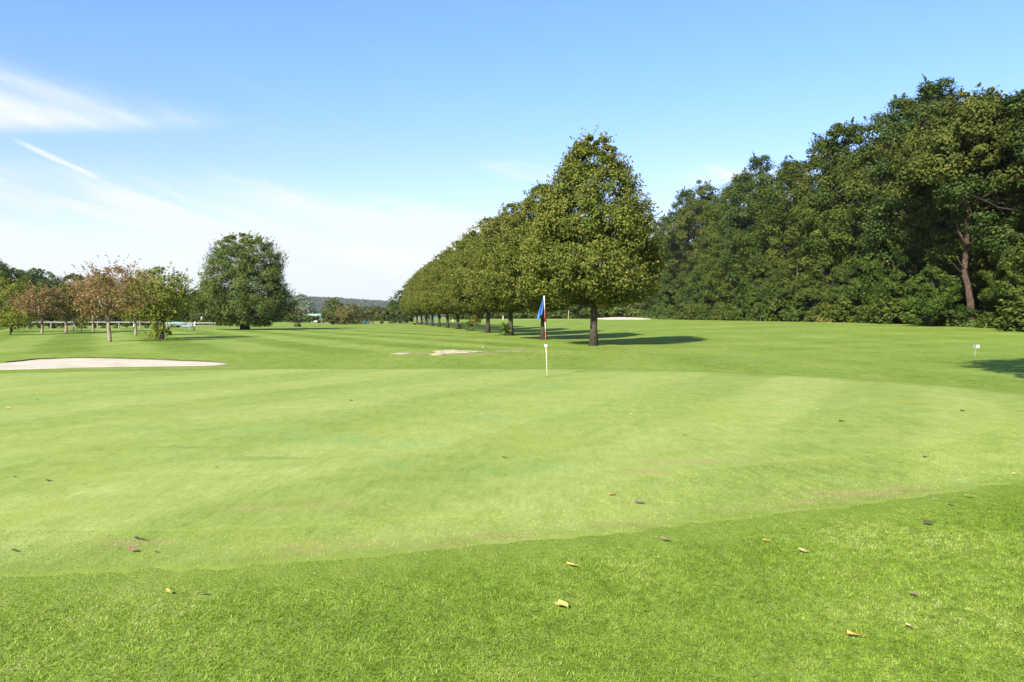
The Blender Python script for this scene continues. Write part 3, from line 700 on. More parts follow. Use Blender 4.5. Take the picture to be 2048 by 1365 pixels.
# a tree beside the viewer, outside the picture, whose shadow falls at the right edge
def shade_tree():
    rng = np.random.default_rng(72)
    cl = crown_cloud(rng, DOME, 4.5, 7.6, 14.0, 190, 150, 1.05, .6, .5, 9, .2, spikes=90, spike_len=.9, spike_n=10)
    make_tree('shade_tree', 'high crowned tree whose shadow falls on the grass by the bent little sign', 'tree', cl, .26, M['oak'], M['bark_dark'], [(0,0,-.1), (.05,0,3), (0,.05,7), (0,0,12.5)], [.28, .24, .2, .04], rng, 30, 6.5).location = gpt(11.9, 9.8)
shade_tree()

# ------------------------------------------------------------------ left side: big tree, orchard trees, background
def big_tree():
    rng = np.random.default_rng(81)
    pf = prof([(0, .50), (.08, .78), (.18, .98), (.3, 1.0), (.45, .90), (.6, .80), (.75, .70), (.88, .52), (.95, .36), (1, .1)])
    cl = crown_cloud(rng, pf, 5.9, .8, 11.8, 640, 150, .88, .6, .58, 18, .17, spikes=520, spike_len=.95, spike_n=13, vclump=.35, up=.6, upspike=.55, coh=.7, core=.2)
    x, y = at(490, 98)
    t = make_tree('spreading_tree', 'big round green tree standing alone left of the lime row, branching from its base', 'tree', cl, .17, M['hornbeam'], M['bark'], [(0,0,-.1), (0,0,.7), (.15,0,2.2), (.1,.1,5), (0,0,10.5)], [.42, .36, .26, .17, .02], rng, 80, .9)
    mb = MB()
    for i in range(6):
        a = i*1.05 + .3; q = .42
        mb.tube([(q*math.cos(a), q*.6*math.sin(a), -.1), (q*1.15*math.cos(a), q*math.sin(a), 1.0), (q*2.4*math.cos(a), q*2*math.sin(a), 3.0)], [.2, .15, .06], 7)
    mb.build('side_stems', M['bark'], t, True); t.location = gpt(x, y)
big_tree()
UMB = prof([(0, .35), (.2, .72), (.45, 1.0), (.7, .9), (.88, .6), (1, .2)])
RND = prof([(0, .55), (.2, .88), (.45, 1.0), (.7, .85), (.88, .55), (1, .15)])
def orchard_tree(label, px, d, Rr, z0, h, mat, bark, n, seed, leaf=.15, stem=1.6, rs=.11, pf=UMB, spikes=60, slen=.8, lean=(0,0), cr=.55, fork=True, lpc=34, bend=0.0, limbr=.5):
    rng = np.random.default_rng(seed)
    P, Nn, v, C = crown_cloud(rng, pf, Rr, z0, h, int(n*1.15), lpc, cr, .7, .4, 8, .3, lean=lean, spikes=spikes, spike_len=slen, spike_n=11, vclump=.35, up=.3, upspike=.8)
    t = thing('orchard_tree', label, 'small tree', gpt(*at(px, d)), 0, 'small orchard trees on the left')
    obj('crown', leaves_mesh('crown', P, Nn, leaf*rng.uniform(.7, 1.3, len(P)), v, rng, aspect=.65), mat, t)
    mb = MB(); top = (bend, 0, stem)
    mb.tube([(0,0,-.05), (.0,0,.15), (bend*.4+.02, 0, stem*.5), top], [rs*1.3, rs, rs*.88, rs*.85], 9)
    lim = rng.choice(len(C), min(26, len(C)), replace=False)
    forks = []
    for a in (2.7, .5, 4.4):
        e = np.array([bend + math.cos(a)*Rr*.38 + lean[0]*.3, math.sin(a)*Rr*.3, stem + (h-z0)*.32]); forks.append(e)
        mb.tube([top, ((top[0]+e[0])/2, e[1]/2, stem + (e[2]-stem)*.4), tuple(e)], [rs*.65, rs*.5, rs*.32], 7)
    for i in lim:
        c = C[i]; f = min(forks, key=lambda q: np.linalg.norm(q[:2]-c[:2])); mid = f*.5 + c*.5 + rng.normal(size=3)*.12
        mb.tube([f, mid, c], [rs*limbr*.5, rs*limbr*.3, .008], 5, False)
    obj('trunk', mb.mesh('trunk', True), bark, t); return t
orchard_tree('russet leaved small tree on a pale forked trunk, nearest of the orchard trees', 219, 51, 2.25, 1.75, 4.75, M['redleaf'], M['bark_pale'], 125, 101, .13, 1.75, .13, RND, 130, 1.1, (0.3, 0), bend=-.15)
t = orchard_tree('bushy green orchard tree with leafy shoots round its dark trunk', 324, 58, 2.35, 1.45, 5.2, M['orchard'], M['bark_dark'], 230, 102, .15, 1.8, .14, RND, 90, .7)
orchard_tree('greenish orchard tree half hidden behind the pale forked one', 271, 68, 1.8, 1.4, 4.6, M['orchard'], M['bark_pale'], 140, 103, .15, 1.5, .11, RND, 60)
orchard_tree('wide russet orchard tree on a straight pale trunk near the left edge', 84, 75, 2.15, 1.7, 4.4, M['redleaf'], M['bark_pale'], 150, 104, .16, 1.9, .12, RND, 60)
orchard_tree('orange and green orchard tree between two russet ones', 132, 80, 1.8, 1.6, 4.9, M['turning'], M['bark_pale'], 170, 105, .17, 1.7, .14, RND, 60)
orchard_tree('large yellowish green orchard tree at the left edge', 22, 84, 3.4, .9, 5.7, M['orchard'], M['bark_dark'], 230, 106, .18, 1.4, .15, RND, 70)
orchard_tree('low leaning green tree with a thin bent trunk at the left edge', 21, 70, 1.55, .75, 1.95, M['orchard'], M['bark_dark'], 80, 107, .14, .9, .06, DOME, 40, .4, (.4, 0), bend=.15)
orchard_tree('reddish orchard tree behind the gap, its stem hidden', 186, 86, 2.6, 1.6, 6.0, M['redleaf'], M['bark_pale'], 130, 108, .17, 1.8, .12, RND, 90, 1.1)
orchard_tree('little yellow umbrella shaped sapling beside the fence', 163, 77, .75, .85, 1.55, M['yellow'], M['bark_pale'], 26, 109, .12, 1.0, .04, DOME, 20, .3, cr=.25, lpc=26)
tuft('sucker_shoots', 'leafy green shoots round the foot of the bushy green orchard tree', *at(318, 57.6), .85, 1.5, 620, .15, M['orchard'], 34)
# dark trees behind the orchard
far = [(-40, 190, 17), (30, 200, 13.8), (78, 195, 13.6), (150, 215, 13.2), (205, 215, 13), (260, 205, 11.5), (320, 205, 10.5), (365, 200, 8.5), (402, 190, 8.2), (435, 210, 10), (-120, 190, 18)]
flab = ['tall dark green tree at the far left edge of the background', 'broad dark tree rising behind the yellowish orchard tree', 'rounded dark tree ending the tall background group', 'lower dark tree just right of the tall background group', 'dark tree behind the russet orchard trees',
        'dark tree behind the pale forked trunk', 'dark tree behind the bushy green orchard tree', 'small dark tree showing right of the bushy orchard tree', 'dark narrow tree beside the white shed', 'dark tree hidden behind the big round tree', 'dark tree just outside the left edge']
for i, (px, d, h) in enumerate(far):
    x, y = at(px, d); k = i % 2; s = h/13.6
    place(BT, k, x, y, 1.3*i, (s, s, s), flab[i], 'dark background trees on the left')
for i in range(15):
    px = -120 + i*37; d = 152 + 5*math.sin(i*2.1); x, y = at(px, d); k = i % 3; s = (1.35 + .35*math.sin(i*1.7))
    place(Sh, k, x, y, i*1.1, (s*1.3, s*1.1, s), f'{stone[k]} bush in the dark thicket behind the rail fence, {ordn[i]} from the left', 'bushes behind the rail fence')
# trees and bushes of the middle distance, between the big tree and the limes
def bush(name, label, px, d, Rr, h, mat, seed, leaf=.3, n=130, lpc=60, z0=.1, pf=DOME, cat='bush', cr=None, spikes=90, sl=.8):
    rng = np.random.default_rng(seed); cr = cr or Rr*.3
    cl = crown_cloud(rng, pf, Rr, z0, h, n, lpc, cr, .7, .45, 9, .25, spikes=spikes, spike_len=sl, spike_n=10, vclump=.4)
    t = make_tree(name, label, cat, cl, leaf, mat, M['bark_dark'], [(0,0,-.2), (0,0,h*.4), (.1,0,h*.85)], [.2, .15, .02], rng, 20, .4, .7)
    t.location = gpt(*at(px, d)); return t
bush('silvery_tree', 'pale silvery tree far off right of the big round tree', 605, 270, 4.4, 9.2, M['silver'], 121, .42, 130, 60, .4, prof([(0,.7),(.3,1),(.6,.8),(.85,.5),(1,.15)]), 'tree')
bush('silvery_bush', 'pale grey green bush beside the low green roof', 601, 235, 2.4, 4.6, M['silver'], 122, .36, 50, 40)
bush('round_tree', 'round dark green tree in front of the wooded hill', 668, 245, 3.6, 7.2, M['oak2'], 123, .38, 130, 60, .3, DOME, 'tree')
bush('russet_bush', 'bush with pinkish orange leaf tips at the end of the hedge', 688, 168, 2.3, 3.4, M['turning'], 124, .24, 90, 50)
bush('dark_bush', 'dark olive bush behind the russet tipped bush', 702, 185, 3.6, 4.6, M['heath'], 125, .28, 110, 55)
bush('dark_bush', 'dark wine coloured bush left of the low green roof', 586, 215, 2.6, 4.4, M['heath'], 126, .3, 70, 50)
bush('loose_tree', 'loose grey green tree just left of the far end of the lime row', 800, 190, 3.3, 7.8, M['oak3'], 127, .28, 120, 50, .4, prof([(0,.8),(.3,1),(.6,.75),(.85,.4),(1,.1)]), 'tree', spikes=160, sl=1.2)
bush('field_tree', 'small dark tree on the plain before the hill, right of the round tree', 755, 300, 5, 5.4, M['oak2'], 128, .45, 80, 50, .2, DOME, 'tree')
bush('field_tree', 'low bluish tree on the plain before the hill, behind the hedge', 728, 330, 6, 5.6, M['oak3'], 129, .5, 80, 50, .2, DOME, 'tree')
bush('field_tree', 'low tree line tree left of the silvery tree', 568, 250, 4, 6.2, M['oak3'], 130, .42, 90, 50, .2, DOME, 'tree')
bush('field_tree', 'low dark tree on the plain behind the loose grey green tree', 790, 310, 5.5, 6.4, M['oak'], 131, .5, 80, 50, .2, DOME, 'tree')
def hedge(label, p0, p1, h, dep, mat, seed, n=5000, leaf=.22, var=.15):
    rng = np.random.default_rng(seed); a = np.array(p0); b = np.array(p1); L = np.linalg.norm(b-a); dr = (b-a)/L; nn = np.array([-dr[1], dr[0]])
    nc = int(L*3.2); s = rng.random(nc); wd = rng.uniform(-.5, .5, nc)*dep; tp = h*(1 + var*np.sin(s*L*.8+seed)*.5 + var*rng.normal(size=nc)*.5)
    zz = np.where(rng.random(nc) < .55, tp*.85, tp*rng.uniform(.1, .85, nc))
    lp = max(10, n//nc); d = unit(rng.normal(size=(nc, lp, 3))); rr = rng.random((nc, lp, 1))**.45*.42
    C = np.column_stack([a[0] + dr[0]*s*L + nn[0]*wd, a[1] + dr[1]*s*L + nn[1]*wd, zz])
    P = C[:,None,:] + d*rr; P[..., 2] = np.maximum(P[..., 2], .03); N_ = d*.6 + np.array([0, 0, .6]) + rng.normal(size=d.shape)*.4
    v = .45*rng.random((nc, 1)) + .55*rng.random((nc, lp))
    P = P.reshape(-1, 3); P[:,2] += gz(P[:,0], P[:,1])
    t = thing('hedge', label, 'hedge', (0,0,0))
    c = np.array([(a[0]+b[0])/2, (a[1]+b[1])/2, 0]); t.location = c; P = P - c
    obj('foliage', leaves_mesh('foliage', P, N_.reshape(-1, 3), leaf*rng.uniform(.7, 1.3, len(P)), v.ravel(), rng, aspect=.7), mat, t)
    return t
hedge('low yellow green hedge right of the big round tree', at(500, 126), at(617, 130), 1.85, 1.6, M['hedge_green'], 141, 9000, .2)
hedge('low brownish hedge between the green hedge and the russet tipped bush', at(618, 150), at(680, 156), 1.7, 1.5, M['heath'], 142, 5000, .2)
hedge('long reddish green hedge running to the far end of the lime row', at(715, 178), at(835, 184), 3.1, 2.4, M['heath'], 143, 11000, .26)
hedge('low clipped hedge behind the rail fence and the white shed', at(300, 140), at(470, 142), 1.5, 1.2, M['shrub'], 144, 8000, .2)
hedge('long low hedge in the gap under the lime crowns', at(850, 262), at(1060, 270), 3.4, 2.5, M['shrub'], 145, 11000, .34)
hedge('rough brambly hedge row behind the rail fence at the left edge', at(-60, 108), at(330, 112), .95, .9, M['heath'], 146, 12000, .16)

# ------------------------------------------------------------------ fence, posts and small things
M['wood_grey'] = simple('weathered_timber', (0.34, 0.28, 0.21), (0.20, 0.16, 0.12), 14, .85, .15, .3)
M['white_rail'] = simple('white_painted_rail', (0.46, 0.44, 0.40), (0.34, 0.32, 0.29), 6, .6, .3)
M['white'] = simple('white_paint', (0.80, 0.79, 0.75), (0.70, 0.69, 0.64), 9, .45, .4)
M['black'] = simple('black_paint', (0.02, 0.02, 0.02), (0.035, 0.035, 0.03), 9, .5, .3)
M['red'] = simple('red_paint', (0.42, 0.085, 0.060), (0.34, 0.065, 0.045), 9, .4, .4)
M['cream'] = simple('cream_paint', (0.62, 0.54, 0.36), (0.55, 0.48, 0.32), 9, .4, .4)
M['blue_cloth'] = simple('blue_flag_cloth', (0.060, 0.180, 0.52), (0.048, 0.15, 0.45), 14, .8, .15)
M['teal'] = simple('turquoise_sheet', (0.02, 0.20, 0.14), (0.018, 0.16, 0.11), 3, .5, .3)
M['paleblue'] = simple('pale_blue_metal', (0.22, 0.30, 0.40), (0.18, 0.25, 0.34), 4, .4, .5)
M['grey'] = simple('grey_metal', (0.30, 0.30, 0.32), (0.22, 0.22, 0.24), 9, .5, .5)
M['green_roof'] = simple('pale_green_roof', (0.30, 0.46, 0.32), (0.26, 0.41, 0.28), 2, .5, .3)
M['shed_wall'] = simple('pale_shed_wall', (0.60, 0.62, 0.64), (0.50, 0.52, 0.54), 3, .7, .2)
M['yellow_paint'] = simple('yellow_paint', (0.70, 0.48, 0.05), (0.6, 0.4, 0.04), 9, .5, .3)
M['bluegrey'] = simple('blue_green_bin_plastic', (0.02, 0.16, 0.22), (0.02, 0.12, 0.17), 3, .5, .4)
M['deadwood'] = simple('dead_twig', (0.32, 0.25, 0.17), (0.22, 0.17, 0.11), 20, .9, .1)

def rail_fence():
    d = 100.0; t = thing('rail_fence', 'long low wooden rail fence with a pale top rail behind the orchard trees', 'fence', (0,0,0))
    pxs = [-70, -25, 20, 55, 102, 150, 195, 238, 280, 322]; z = lambda x: float(gz(x, d))
    for px in pxs:
        x, y = at(px, d); mb = MB(); mb.box((x, y, z(x)+.45), (.12, .12, 1.02), .1, .02); mb.build('post', M['wood_grey'], t)
    for a, b in zip(pxs[:-1], pxs[1:]):
        x0, _ = at(a, d); x1, _ = at(b, d)
        mb = MB(); mb.tube([(x0, d-.09, .93+z(x0)), ((x0+x1)/2, d-.09, .91+z(x0)), (x1, d-.09, .93+z(x1))], .045, 7); mb.build('rail', M['white_rail'], t)
    t2 = thing('rail_gate', 'white railed gate section at the right end of the rail fence', 'gate', (0,0,0)); d2 = 97.0
    for px in (335, 380, 431):
        x, y = at(px, d2); mb = MB(); mb.box((x, y, .42), (.11, .11, .98), .1, .02); mb.build('post', M['wood_grey'], t2)
    x0, _ = at(335, d2); x1, _ = at(432, d2)
    for zz, r in ((.85, .05), (.58, .02)):
        mb = MB(); mb.tube([(x0, d2-.1, zz), ((x0+x1)/2, d2-.1, zz-.02), (x1, d2-.1, zz)], r, 7); mb.build('rail', M['white_rail'], t2)
rail_fence()
def post(name, label, px, d, h, w_, mats, cat='post', lean=0.0, group=None, cap=None):
    t = thing(name, label, cat, gpt(*at(px, d)), 0, group); t.rotation_euler = (0, lean, 0)
    z = -.05
    for nm, hh, m in mats:
        mb = MB(); mb.box((0, 0, z + hh/2), (w_, w_, hh), .2, w_*.2); mb.build(nm, M[m], t); z += hh - .0005
    if cap:
        mb = MB(); mb.sphere((0, 0, z + cap[0]*.85), cap[0], 12, 8); mb.build('ball', M[cap[1]], t, True)
    return t
post('marker_post', 'leaning marker post with white top and black foot by the rail gate', 387.5, 92, 1, .13, [('foot', .55, 'black'), ('top', .55, 'white')], 'marker', .14)
post('stake', 'white topped stake right of the russet trees at the fence', 147.5, 90, 1, .11, [('shaft', .55, 'wood_grey'), ('top', .5, 'white')], 'marker')
post('stake', 'pale stake left of the half hidden orchard tree trunk', 268, 88, 1, .11, [('shaft', .5, 'wood_grey'), ('top', .5, 'white')], 'marker')
post('ball_post', 'short wooden post with a white ball on top by the bushy green tree', 334, 90, 1, .16, [('shaft', 1.2, 'wood_grey')], 'post', 0, None, (.16, 'white'))
post('boundary_stake', 'thin white stake seen under the limes, beside a lime trunk', 1006, 215, 1, .16, [('shaft', 1.1, 'white'), ('band', .25, 'red')], 'marker')
post('boundary_stake', 'thin white stake seen between the far lime trunks', 905.5, 215, 1, .16, [('shaft', .75, 'white')], 'marker')
post('boundary_stake', 'tiny cream stake at the wood edge, right of the far sand bunker', 1427, 150, 1, .13, [('shaft', .75, 'cream')], 'marker')
post('boundary_stake', 'thin teal stake in front of the dark foot of the wood', 1521, 118, 1, .07, [('shaft', .68, 'bluegrey'), ('top', .15, 'paleblue')], 'marker')
post('boundary_stake', 'thin grey stake standing before the dark foot of the wood, nearer the right edge', 1674, 96, 1, .06, [('shaft', .62, 'grey')], 'marker')
post('green_post', 'slim dark green post behind the far lime trunks', 869.5, 190, 1, .2, [('shaft', 1.7, 'bluegrey')], 'post')
def bin_():
    t = thing('litter_bin', 'small blue green bin beside the path at the far end of the mown field', 'bin', gpt(*at(729.5, 172)))
    mb = MB(); mb.tube([(0,0,0), (0,0,.1), (0,0,.8)], [.26, .28, .3], 14); mb.build('barrel', M['bluegrey'], t)
    mb = MB(); mb.tube([(0,0,.79), (0,0,.86), (0,0,.92)], [.33, .33, .18], 14); mb.build('lid', M['black'], t)
    t = thing('bench', 'low dark bench beside the blue green bin on the far path', 'bench', gpt(*at(742, 172)))
    mb = MB()
    for i in range(3): mb.box((0, -.16+.16*i, .43), (1.15, .13, .045), 0, .01)
    mb.build('seat', M['bark_dark'], t)
    mb = MB()
    for i in range(2): mb.box((0, .26, .58+.17*i), (1.15, .04, .12), 0, .01)
    mb.build('backrest', M['bark_dark'], t)
    for sx_ in (-.45, .45):
        mb = MB(); mb.box((sx_, -.1, .2), (.07, .08, .41), 0); mb.box((sx_, .23, .35), (.07, .05, .72), 0); mb.build('leg', M['black'], t)
bin_()
def barrier():
    x, y = at(856, 182); t = thing('field_gate', 'pale grey field gate across the gap at the far end of the limes', 'gate', gpt(x, y))
    for zz in (.35, .7, 1.05):
        mb = MB(); mb.box((0, 0, zz), (2.3, .05, .17), 0, .01); mb.build('rail', M['white_rail'], t)
    for xx in (-1.2, 1.2):
        mb = MB(); mb.box((xx, 0, .6), (.13, .13, 1.3), 0, .02); mb.build('post', M['grey'], t)
    t = post('marker_post', 'small yellow marker beside the far lime trunks', 866, 165, 1, .3, [('shaft', .35, 'wood_grey'), ('top', .55, 'yellow_paint')], 'marker')
barrier()
def trolley():
    # a fallen branch pile lying by the last lime trunks
    x, y = at(834, 158); rng = random.Random(4); t = thing('branch_heap', 'small heap of cut branches on the grass by the last lime trunks', 'branches', gpt(x, y))
    for i in range(9):
        a = rng.uniform(-.6, .6); L = rng.uniform(.5, 1.1); mb = MB(); cx, cy = rng.uniform(-.4, .4), rng.uniform(-.3, .3); h = .05 + .04*i
        mb.tube([(cx-L*math.cos(a), cy-L*math.sin(a), h*.6), (cx, cy, h+.04), (cx+L*math.cos(a), cy+L*math.sin(a), h*.7+.05)], [.05, .045, .02], 6); mb.build('branch', M['bark_dark'] if i % 3 else M['wood_grey'], t)
trolley()
def buildings():
    x, y = at(632, 262); t = thing('glasshouse', 'long low building with a pale green roof in the distance right of the silvery tree', 'building', gpt(x, y))
    mb = MB(); mb.box((0, 0, .75), (6.4, 6, 1.6), 0); mb.build('wall', M['shed_wall'], t)
    mb = MB(); V = [(-3.1,-3.3,1.5),(3.1,-3.3,1.5),(3.1,0,2.55),(-3.1,0,2.55),(3.1,3.3,1.5),(-3.1,3.3,1.5)]
    mb.add(V, [(0,1,2,3),(3,2,4,5),(0,3,5),(1,4,2),(0,5,4,1)]); mb.build('roof', M['green_roof'], t)
    for i in range(4):
        mb = MB(); mb.box((-2.2+1.45*i, -3.02, .95), (.9, .05, .7), 0); mb.build('window', M['bluegrey'], t)
    x, y = at(412, 158); t = thing('shed', 'small pale shed under the dark trees left of the big round tree', 'shed', gpt(x, y))
    mb = MB(); mb.box((0, 0, 1.0), (1.9, 2.4, 2.1), .2); mb.build('wall', M['shed_wall'], t)
    mb = MB(); mb.add([(-1.05,-1.35,2.04),(1.05,-1.35,2.04),(1.05,0,2.75),(-1.05,0,2.75),(1.05,1.35,2.04),(-1.05,1.35,2.04)], [(0,1,2,3),(3,2,4,5),(0,3,5),(1,4,2),(0,5,4,1)]); r = mb.build('roof', M['grey'], t); r.rotation_euler = (0,0,.2)
    mb = MB(); mb.box((.25, -1.23, .9), (.75, .05, 1.7), 0); dd = mb.build('door', M['black'], t); dd.rotation_euler = (0, 0, .2)
    # turquoise boat-like cover and pale blue tank behind the gate
    x, y = at(352, 118); t = thing('covered_trailer', 'low trailer under a turquoise sheet behind the rail fence', 'trailer', gpt(x, y))
    mb = MB(); ring = []
    for s_, hh in ((-1.45, .75), (-1.2, 1.08), (0, 1.2), (1.2, 1.08), (1.45, .75)): ring.append((s_, hh))
    V = []; Fc = []
    for s_, hh in ring: hh = .35 + hh*.45; V += [(s_, -.75, .5), (s_, -.6, hh-.06), (s_, 0, hh), (s_, .6, hh-.06), (s_, .75, .5)]
    for i in range(4):
        for k in range(4): Fc.append((5*i+k, 5*i+k+1, 5*i+6+k, 5*i+5+k))
    Fc += [(0,1,2,3,4)[::-1], (20,21,22,23,24)]; mb.add(V, Fc); mb.build('sheet', M['teal'], t)
    mb = MB(); mb.box((0, 0, .5), (2.6, 1.4, .14), 0, .02); mb.build('bed', M['grey'], t)
    for yy in (-.72, .72):
        mb = MB(); mb.tube([(0, yy-.08, .3), (0, yy+.08, .3)], .3, 16); mb.build('wheel', M['black'], t)
    x, y = at(376, 120); t = thing('water_trough', 'pale blue water trough behind the rail gate', 'trough', gpt(x, y)); t.scale = (.75, .75, .6)
    mb = MB(); mb.add([(-.9,-.4,.1),(.9,-.4,.1),(.9,.4,.1),(-.9,.4,.1),(-1.05,-.5,.95),(1.05,-.5,.95),(1.05,.5,.95),(-1.05,.5,.95),(-.97,-.42,.93),(.97,-.42,.93),(.97,.42,.93),(-.97,.42,.93),(-.85,-.33,.3),(.85,-.33,.3),(.85,.33,.3),(-.85,.33,.3)],
           [(0,3,2,1),(0,1,5,4),(1,2,6,5),(2,3,7,6),(3,0,4,7),(4,5,9,8),(5,6,10,9),(6,7,11,10),(7,4,8,11),(8,9,13,12),(9,10,14,13),(10,11,15,14),(11,8,12,15),(12,13,14,15)]); mb.build('basin', M['paleblue'], t)
    for xx in (-.6, .6):
        mb = MB(); mb.box((xx, 0, .05), (.12, .7, .16), 0); mb.build('foot', M['grey'], t)
buildings()
def path():
    p = [at(640, 166), at(700, 171), at(760, 176), at(800, 179), at(845, 182), at(900, 186)]; V = []; Fc = []
    for x, y in p:
        for k in (-1.6, -.5, .6, 1.7): V.append((x - k*.15, y + k*1.3, float(gz(x, y + k*1.3)) + .035))
    for i in range(len(p)-1):
        for k in range(3): Fc.append((4*i+k, 4*i+4+k, 4*i+5+k, 4*i+1+k))
    mb = MB(); mb.add(V, Fc); structure(mb.build('path', M['sand']))
path()

# ------------------------------------------------------------------ flagsticks
def flag_cloth(sc=1.0):
    """a limp flag hanging in folds, about 0.6 m long"""
    nu, nv = 22, 26; V = []
    for j in range(nv+1):
        t = j/nv
        wd = 0.012 + 0.125*min(1.0, t*1.25)**0.9
        for i in range(nu+1):
            u = i/nu
            fold = 0.034*math.sin(u*13.5 + t*1.6)*min(1, t*2.2)*(0.3 + .7*u) + 0.012*math.sin(u*26 + 2)*t
            x = -wd*u*(0.78 + .10*math.sin(u*6.0 + t)) - .035*t*u
            edge = 1.0 - 0.42*(1-u)**2*0.95 + 0.05*math.sin(u*9)
            z = -0.60*t*edge
            V.append(((x - .012)*sc, fold*sc, z*sc))
    Fc = [(j*(nu+1)+i, j*(nu+1)+i+1, (j+1)*(nu+1)+i+1, (j+1)*(nu+1)+i) for j in range(nv) for i in range(nu)]
    mb = MB(); mb.add(V, Fc); return mb
def flagstick():
    x, y = G(1094.3, 754.7); k = math.hypot(x, y)/F; k = y/F
    t = thing('flagstick', 'red and white golf flagstick with limp blue flag and white ball, standing on the green', 'flagstick', gpt(x, y, .012))
    lean = (1088.2 - 1094.3)*k
    zt = (754.7 - 594.5)*k*1.0; z = lambda py: (754.7 - py)*k
    ax = lambda zz: lean*zz/zt
    segs = [(770, 695, 'cream', 'lower_shaft'), (695, 666, 'red', 'red_band'), (666, 645, 'cream', 'white_band'), (645, 621, 'red', 'red_band'), (621, 594.5, 'white', 'top_shaft')]
    for a, b, m, nm in segs:
        z0, z1 = z(a), z(b); mb = MB(); mb.tube([(ax(z0), 0, z0), (ax(z1), 0, z1)], .0112 if m != 'red' else .0115, 12); mb.build(nm, M[m], t, True)
    mb = MB(); mb.sphere((ax(z(693)), 0, z(693)), .046, 18, 12); mb.build('ball', M['white'], t, True)
    mb = MB(); mb.sphere((ax(zt), 0, zt+.005), .018, 10, 8); mb.build('finial', M['white'], t, True)
    f = flag_cloth().build('flag', M['blue_cloth'], t, True); f.location = (ax(zt), 0, zt - .004)
    f.rotation_euler = (0, .06, -.25)
    sd = f.modifiers.new('thick', 'SOLIDIFY'); sd.thickness = .002
    mb = MB(); mb.tube([(0,0,-.02), (0,0,-.001)], .054, 20); mb.build('cup_shade_disc', M['black'], t)  # solid black disc on the turf, the hole's inner shade given as colour
flagstick()
def far_flag():
    x, y = at(1137, 205); t = thing('flagstick', 'distant pale flagstick with light blue flag under the lime crowns', 'flagstick', gpt(x, y))
    mb = MB(); mb.tube([(0,0,-.1), (0,0,2.3)], .045, 8); mb.build('shaft', M['cream'], t)
    f = flag_cloth(1.1).build('flag', M['paleblue'], t, True); f.location = (0, 0, 2.35); f.rotation_euler = (0, 0, math.pi*.95)
    O = np.array([(x + 14*math.cos(a)*(1+.1*math.sin(2*a)), y - 1 + 9*math.sin(a)) for a in np.linspace(0, 2*math.pi, 40, endpoint=False)])
    sheet('far_putting_green', O, (x, y-1), .03, M['green'], 16, GATT)
far_flag()
def bent_sign():
    d = 31.0; x = (1951.5-1024)/F*d; z0 = float(gz(x, d)); k = d/F
    t = thing('small_sign', 'small two panelled grey and white sign on a bent thin stake in the grass', 'sign', (x, d, z0))
    h = (717 - 692)*k
    mb = MB(); mb.tube([(-.03, 0, -.05), (-.015, 0, .06), (.0, .01, .13), (-.01, 0, .2), (.03, .01, .3), (.03, .01, .42)], .008, 8); mb.build('stake', M['grey'], t, True)
    mb = MB(); mb.tube([(-.05, .05, -.02), (-.01, .02, .10), (.0, .01, .16)], .006, 6); mb.build('bent_wire', M['deadwood'], t, True)
    mb = MB(); mb.box((0, 0, 0), (.15, .012, .145), 0, .004); p = mb.build('grey_panel', M['grey'], t); p.location = (-.045, -.01, .42); p.rotation_euler = (0, .06, .55)
    mb = MB(); mb.box((0, 0, 0), (.12, .012, .115), 0, .004); p = mb.build('white_panel', M['white_rail'], t); p.location = (.09, -.015, .425); p.rotation_euler = (0, -.05, -.45)
bent_sign()
def small_peg():
    x, y = G(965, 697); t = thing('broken_peg', 'tiny dark and pale broken peg near the bare sandy patch', 'peg', gpt(x, y))
    mb = MB(); mb.tube([(0, 0, -.03), (.01, 0, .08), (.035, 0, .15)], [.016, .014, .006], 6); mb.build('shaft', M['grey'], t)
    mb = MB(); mb.box((.03, -.01, .06), (.05, .012, .09), .4, .004); mb.build('plate', M['grey'], t)
small_peg()
def birds():
    for i, (px, py, d, rz, s_, lab) in enumerate([(713, 146, 150, .5, .55, 'small dark bird flying high left of the middle of the sky'), (942, 160, 210, 1.2, .5, 'tiny dark bird speck in the upper middle of the sky')]):
        x = (px-1024)/F*d; z = EYE + (634-py)/F*d
        t = thing('bird', lab, 'bird', (x, d, z), rz)
        mb = MB(); mb.tube([(0, .22, 0), (0, .14, .01), (0, 0, .02), (0, -.16, .01), (0, -.3, 0)], [.008, .045, .06, .035, .03], 8)
        for sg in (-1, 1): mb.add([(0, .1, .03), (sg*.28, .12, .16), (sg*.52, -.04, .1), (sg*.26, -.06, .13), (0, -.1, .03), (sg*.26, .03, .165)], [(0,1,5),(1,2,5),(2,3,5),(3,4,5),(4,0,5)])
        b = mb.build('body', M['black'], t); t.scale = (s_, s_, s_)
birds()
